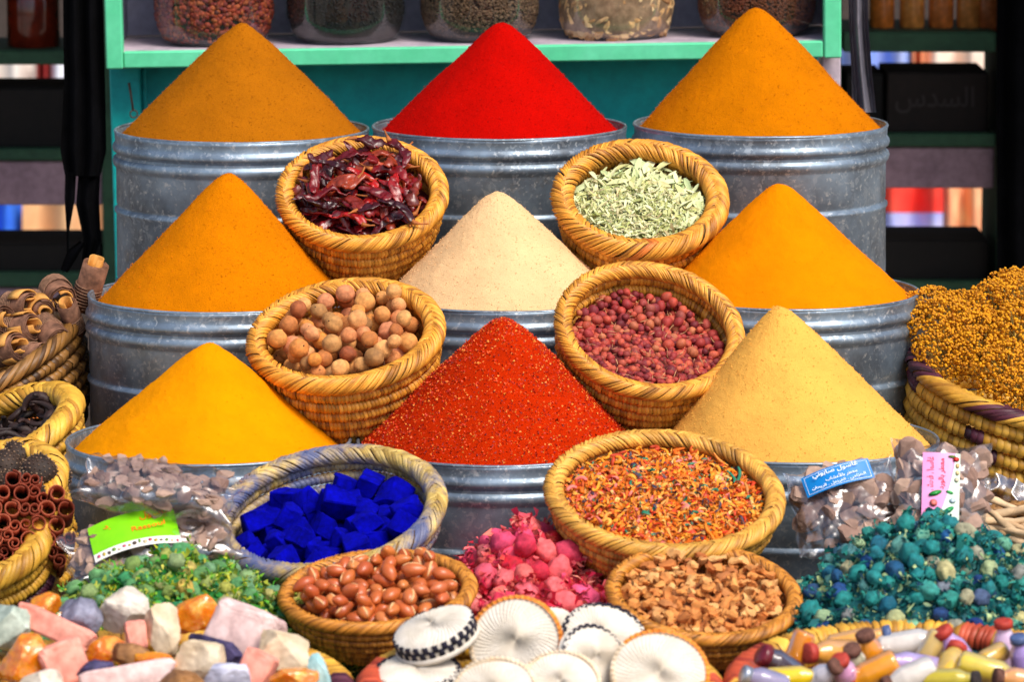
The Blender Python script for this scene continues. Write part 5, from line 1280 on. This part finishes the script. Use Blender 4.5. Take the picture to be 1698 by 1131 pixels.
# ------------------------------------------------------------------ shelf racks in the dark behind
DKG = mat('dark_green_shelf_paint', [s2l(38, 72, 52), s2l(50, 88, 62)], scale=10, rough=.7)
MAUVE = mat('mauve_board', [s2l(150, 122, 134), s2l(168, 138, 148)], scale=10, rough=.8)
DBOX = mat('shade_dark_box', [(.004, .0026, .002), (.008, .005, .004)], scale=10, rough=.8)  # near-black colour stands for the deep shade on the racks
DBOX2 = mat('dark_brown_box', [(.009, .0042, .003), (.014, .007, .005)], scale=10, rough=.8)  # box brown, darkened further in colour to stand for shade
YS = 2.55
def pbox(name, x0, y0, x1, y1, Y0, Y1, m, parent, **k):
    """box whose front face covers the pixel rectangle at depth Y0"""
    a = atY(x0, y1, Y0); b = atY(x1, y0, Y0)
    return ob(name, box(a.x, b.x, Y0, Y1, a.z, b.z, .003, m), parent, **k)
for side, x0, x1, rows, lb_ in (('l', -90, 172, [(83, 107, 0), (246, 266, 340), (452, 476, 500)], 'dark green shelf rack behind the black cloth'), ('r', 1398, 1652, [(52, 86, 0), (221, 243, 312), (466, 490, 512)], 'dark green shelf rack behind the plastic sleeve')):
    rk = thing('shelf_rack', lb_, 'shelf', None, 'shelf racks in the dark')
    for (ya, yb, yc) in rows:
        pbox('shelf_edge', x0, ya, x1, yb, YS, YS + .30, DKG, rk)
        if yc: pbox('apron_board', x0, yb + 1, x1 - 3, yc, YS + .012, YS + .04, MAUVE, rk)
    pbox('post', x1 + 1, -80, x1 + 14, 560, YS - .01, YS + .32, DKG, rk); pbox('post', x0 - 15, -80, x0 - 1, 560, YS - .01, YS + .32, DKG, rk)
def tl(o, l, c, g=None):
    o['label'] = l; o['category'] = c
    if g: o['group'] = g
tl(pbox('shade_dark_box', -80, 146, 150, 245, YS + .03, YS + .25, DBOX, None), 'dark box on the rack behind the black cloth, above the mauve board', 'box')
tl(pbox('shade_dark_box', -80, 404, 168, 451, YS + .03, YS + .25, DBOX, None), 'low dark box added for shade on the rack below the blue cloth gap', 'box')  # box added as dark fill where the rack lies in shade
sb = thing('lettered_box', 'dark brown box with dim lettering on the back rack', 'box')
pbox('body', 1470, 120, 1640, 220, YS + .03, YS + .25, DBOX2, sb)
pq = atY(1550, 165, YS + .028)
text_part('\u0627\u0644\u0633\u062f\u0633', mat('dim_print', [(.035, .027, .026)], rough=.8, mottle=0), sb, T(pq) @ RX(PI / 2), .055, width=.16)
tl(pbox('shade_dark_box', 1402, 122, 1466, 220, YS + .05, YS + .25, DBOX, None), 'narrow dark box added for shade beside the lettered box', 'box')
tl(pbox('shade_dark_box', 1402, 398, 1640, 465, YS + .03, YS + .25, DBOX, None), 'wide dark box added for shade on the rack below the red and blue cloth', 'box')
# jars on the racks
def plain_jar(px, py_base, wpx, c, label, h=.16):
    P = atY(px, py_base, YS + .10); R = wpx / pxm(YS) / 2
    t = thing('amber_jar', label, 'jar', T(P), 'jars on the back racks')
    m = mat('jarfill_%d' % px, [tuple(x * .8 for x in s2l(*c)), tuple(min(.9, x * 1.6) for x in s2l(*c))], scale=40, rough=.15, mottle=.3, coat=.5)
    V, Fc = lathe([(.0004, 0), (R * .85, 0), (R, .012), (R, h * .8), (R * .75, h * .92), (R * .75, h)], 32); ob('body', mk('rack_jar', V, Fc[:, ::-1], m), t)
    V, Fc = lathe([(R * .78, h - .01), (R * .8, h + .012), (.0004, h + .014)], 32); ob('lid', mk('rack_lid', V, Fc[:, ::-1], DKG), t)
for px, c in ((1462, (190, 105, 40)), (1512, (215, 130, 60)), (1560, (200, 110, 50)), (1606, (205, 125, 60)), (1640, (170, 90, 45))):
    plain_jar(px, 50, 42, c, 'orange brown jar in the row on the back rack')
plain_jar(56, 82, 88, (95, 25, 8), 'dark red brown jar on the rack behind the black cloth')
# sunlit cloth beyond the racks
def clothm(name, cs, scale=6):
    m = mat(name, [s2l(*c) for c in cs], scale=scale, rough=.9, mottle=.15, mscale=8); return m
YB = 4.95
def backcloth(x0, y0, x1, y1, m, label, Y=YB):
    nu, nv = 30, 8; V = []
    for i in range(nu):
        for j in range(nv):
            u = i / (nu - 1); v = j / (nv - 1); V.append(atY(x0 + (x1 - x0) * u, y0 + (y1 - y0) * v, Y + .03 * math.sin(u * 11 + x0)))
    V = np.array([v[:] for v in V]); i, j = np.meshgrid(np.arange(nu - 1), np.arange(nv - 1), indexing='ij'); a = i * nv + j
    Fc = np.stack([a, a + 1, a + nv + 1, a + nv], -1).reshape(-1, 4)
    V, Fc = merge([(V, Fc), (V + [0, .006, 0], Fc[:, ::-1])])
    ob('hanging_textile', mk('hanging_textile', V, Fc, m), None, None, label, 'textile', 'sunlit textiles beyond the racks')
backcloth(-40, 90, 60, 160, clothm('t1', [(252, 244, 236), (238, 228, 220)]), 'white textile glimpsed above the dark box'); backcloth(61, 90, 84, 160, clothm('t2', [(170, 40, 40), (210, 120, 110)]), 'red textile strip glimpsed above the dark box'); backcloth(85, 90, 170, 160, clothm('t3', [(225, 230, 250), (250, 248, 246)]), 'pale blue white textile glimpsed next to the black cloth')
backcloth(-60, 330, 36, 420, clothm('t4', [(20, 80, 252), (70, 140, 255)]), 'bright blue textile glimpsed below the mauve board'); backcloth(37, 330, 180, 420, clothm('t5', [(252, 205, 155), (235, 180, 130)]), 'tan orange textile glimpsed behind the black straps')
backcloth(1390, 70, 1510, 135, clothm('t6', [(240, 238, 252), (130, 165, 250), (250, 246, 252)], 3), 'white and blue textile glimpsed above the lettered box'); backcloth(1511, 70, 1535, 135, clothm('t7', [(250, 165, 110), (240, 160, 125)]), 'orange textile strip above the lettered box'); backcloth(1536, 70, 1640, 135, clothm('t8', [(252, 248, 240), (250, 205, 175)]), 'off white textile above the lettered box')
backcloth(1440, 300, 1564, 352, clothm('t9', [(250, 45, 40), (250, 90, 70)]), 'red textile glimpsed beside the right tins'); backcloth(1440, 353, 1564, 410, clothm('t10', [(110, 145, 250), (205, 205, 252), (70, 100, 245)], 4), 'blue textile hanging below the red one'); backcloth(1568, 300, 1640, 410, clothm('t11', [(255, 238, 180), (252, 170, 125), (248, 225, 170)], 4), 'pale yellow and salmon textile beside the red one')
tl(ob('horizon_screen_wall', box(-4, 4, 5.2, 5.3, -.72, 3, .01, mat('horizon_screen_wall', [(.05, .035, .03), (.08, .06, .05)], scale=3))), 'dark wall added far behind the racks to block the bright horizon', 'wall')  # wall added so the bright horizon stays hidden in the gaps
dc = thing('dark_curtain', 'black curtain hanging at the side of the shelf rack', 'curtain')
ribbon([(1653, -80), (1653, 200), (1653, 560)], [(1800, -80), (1800, 200), (1800, 560)], 2.3, .02, 6, BLACKC, 'cloth_body', dc)
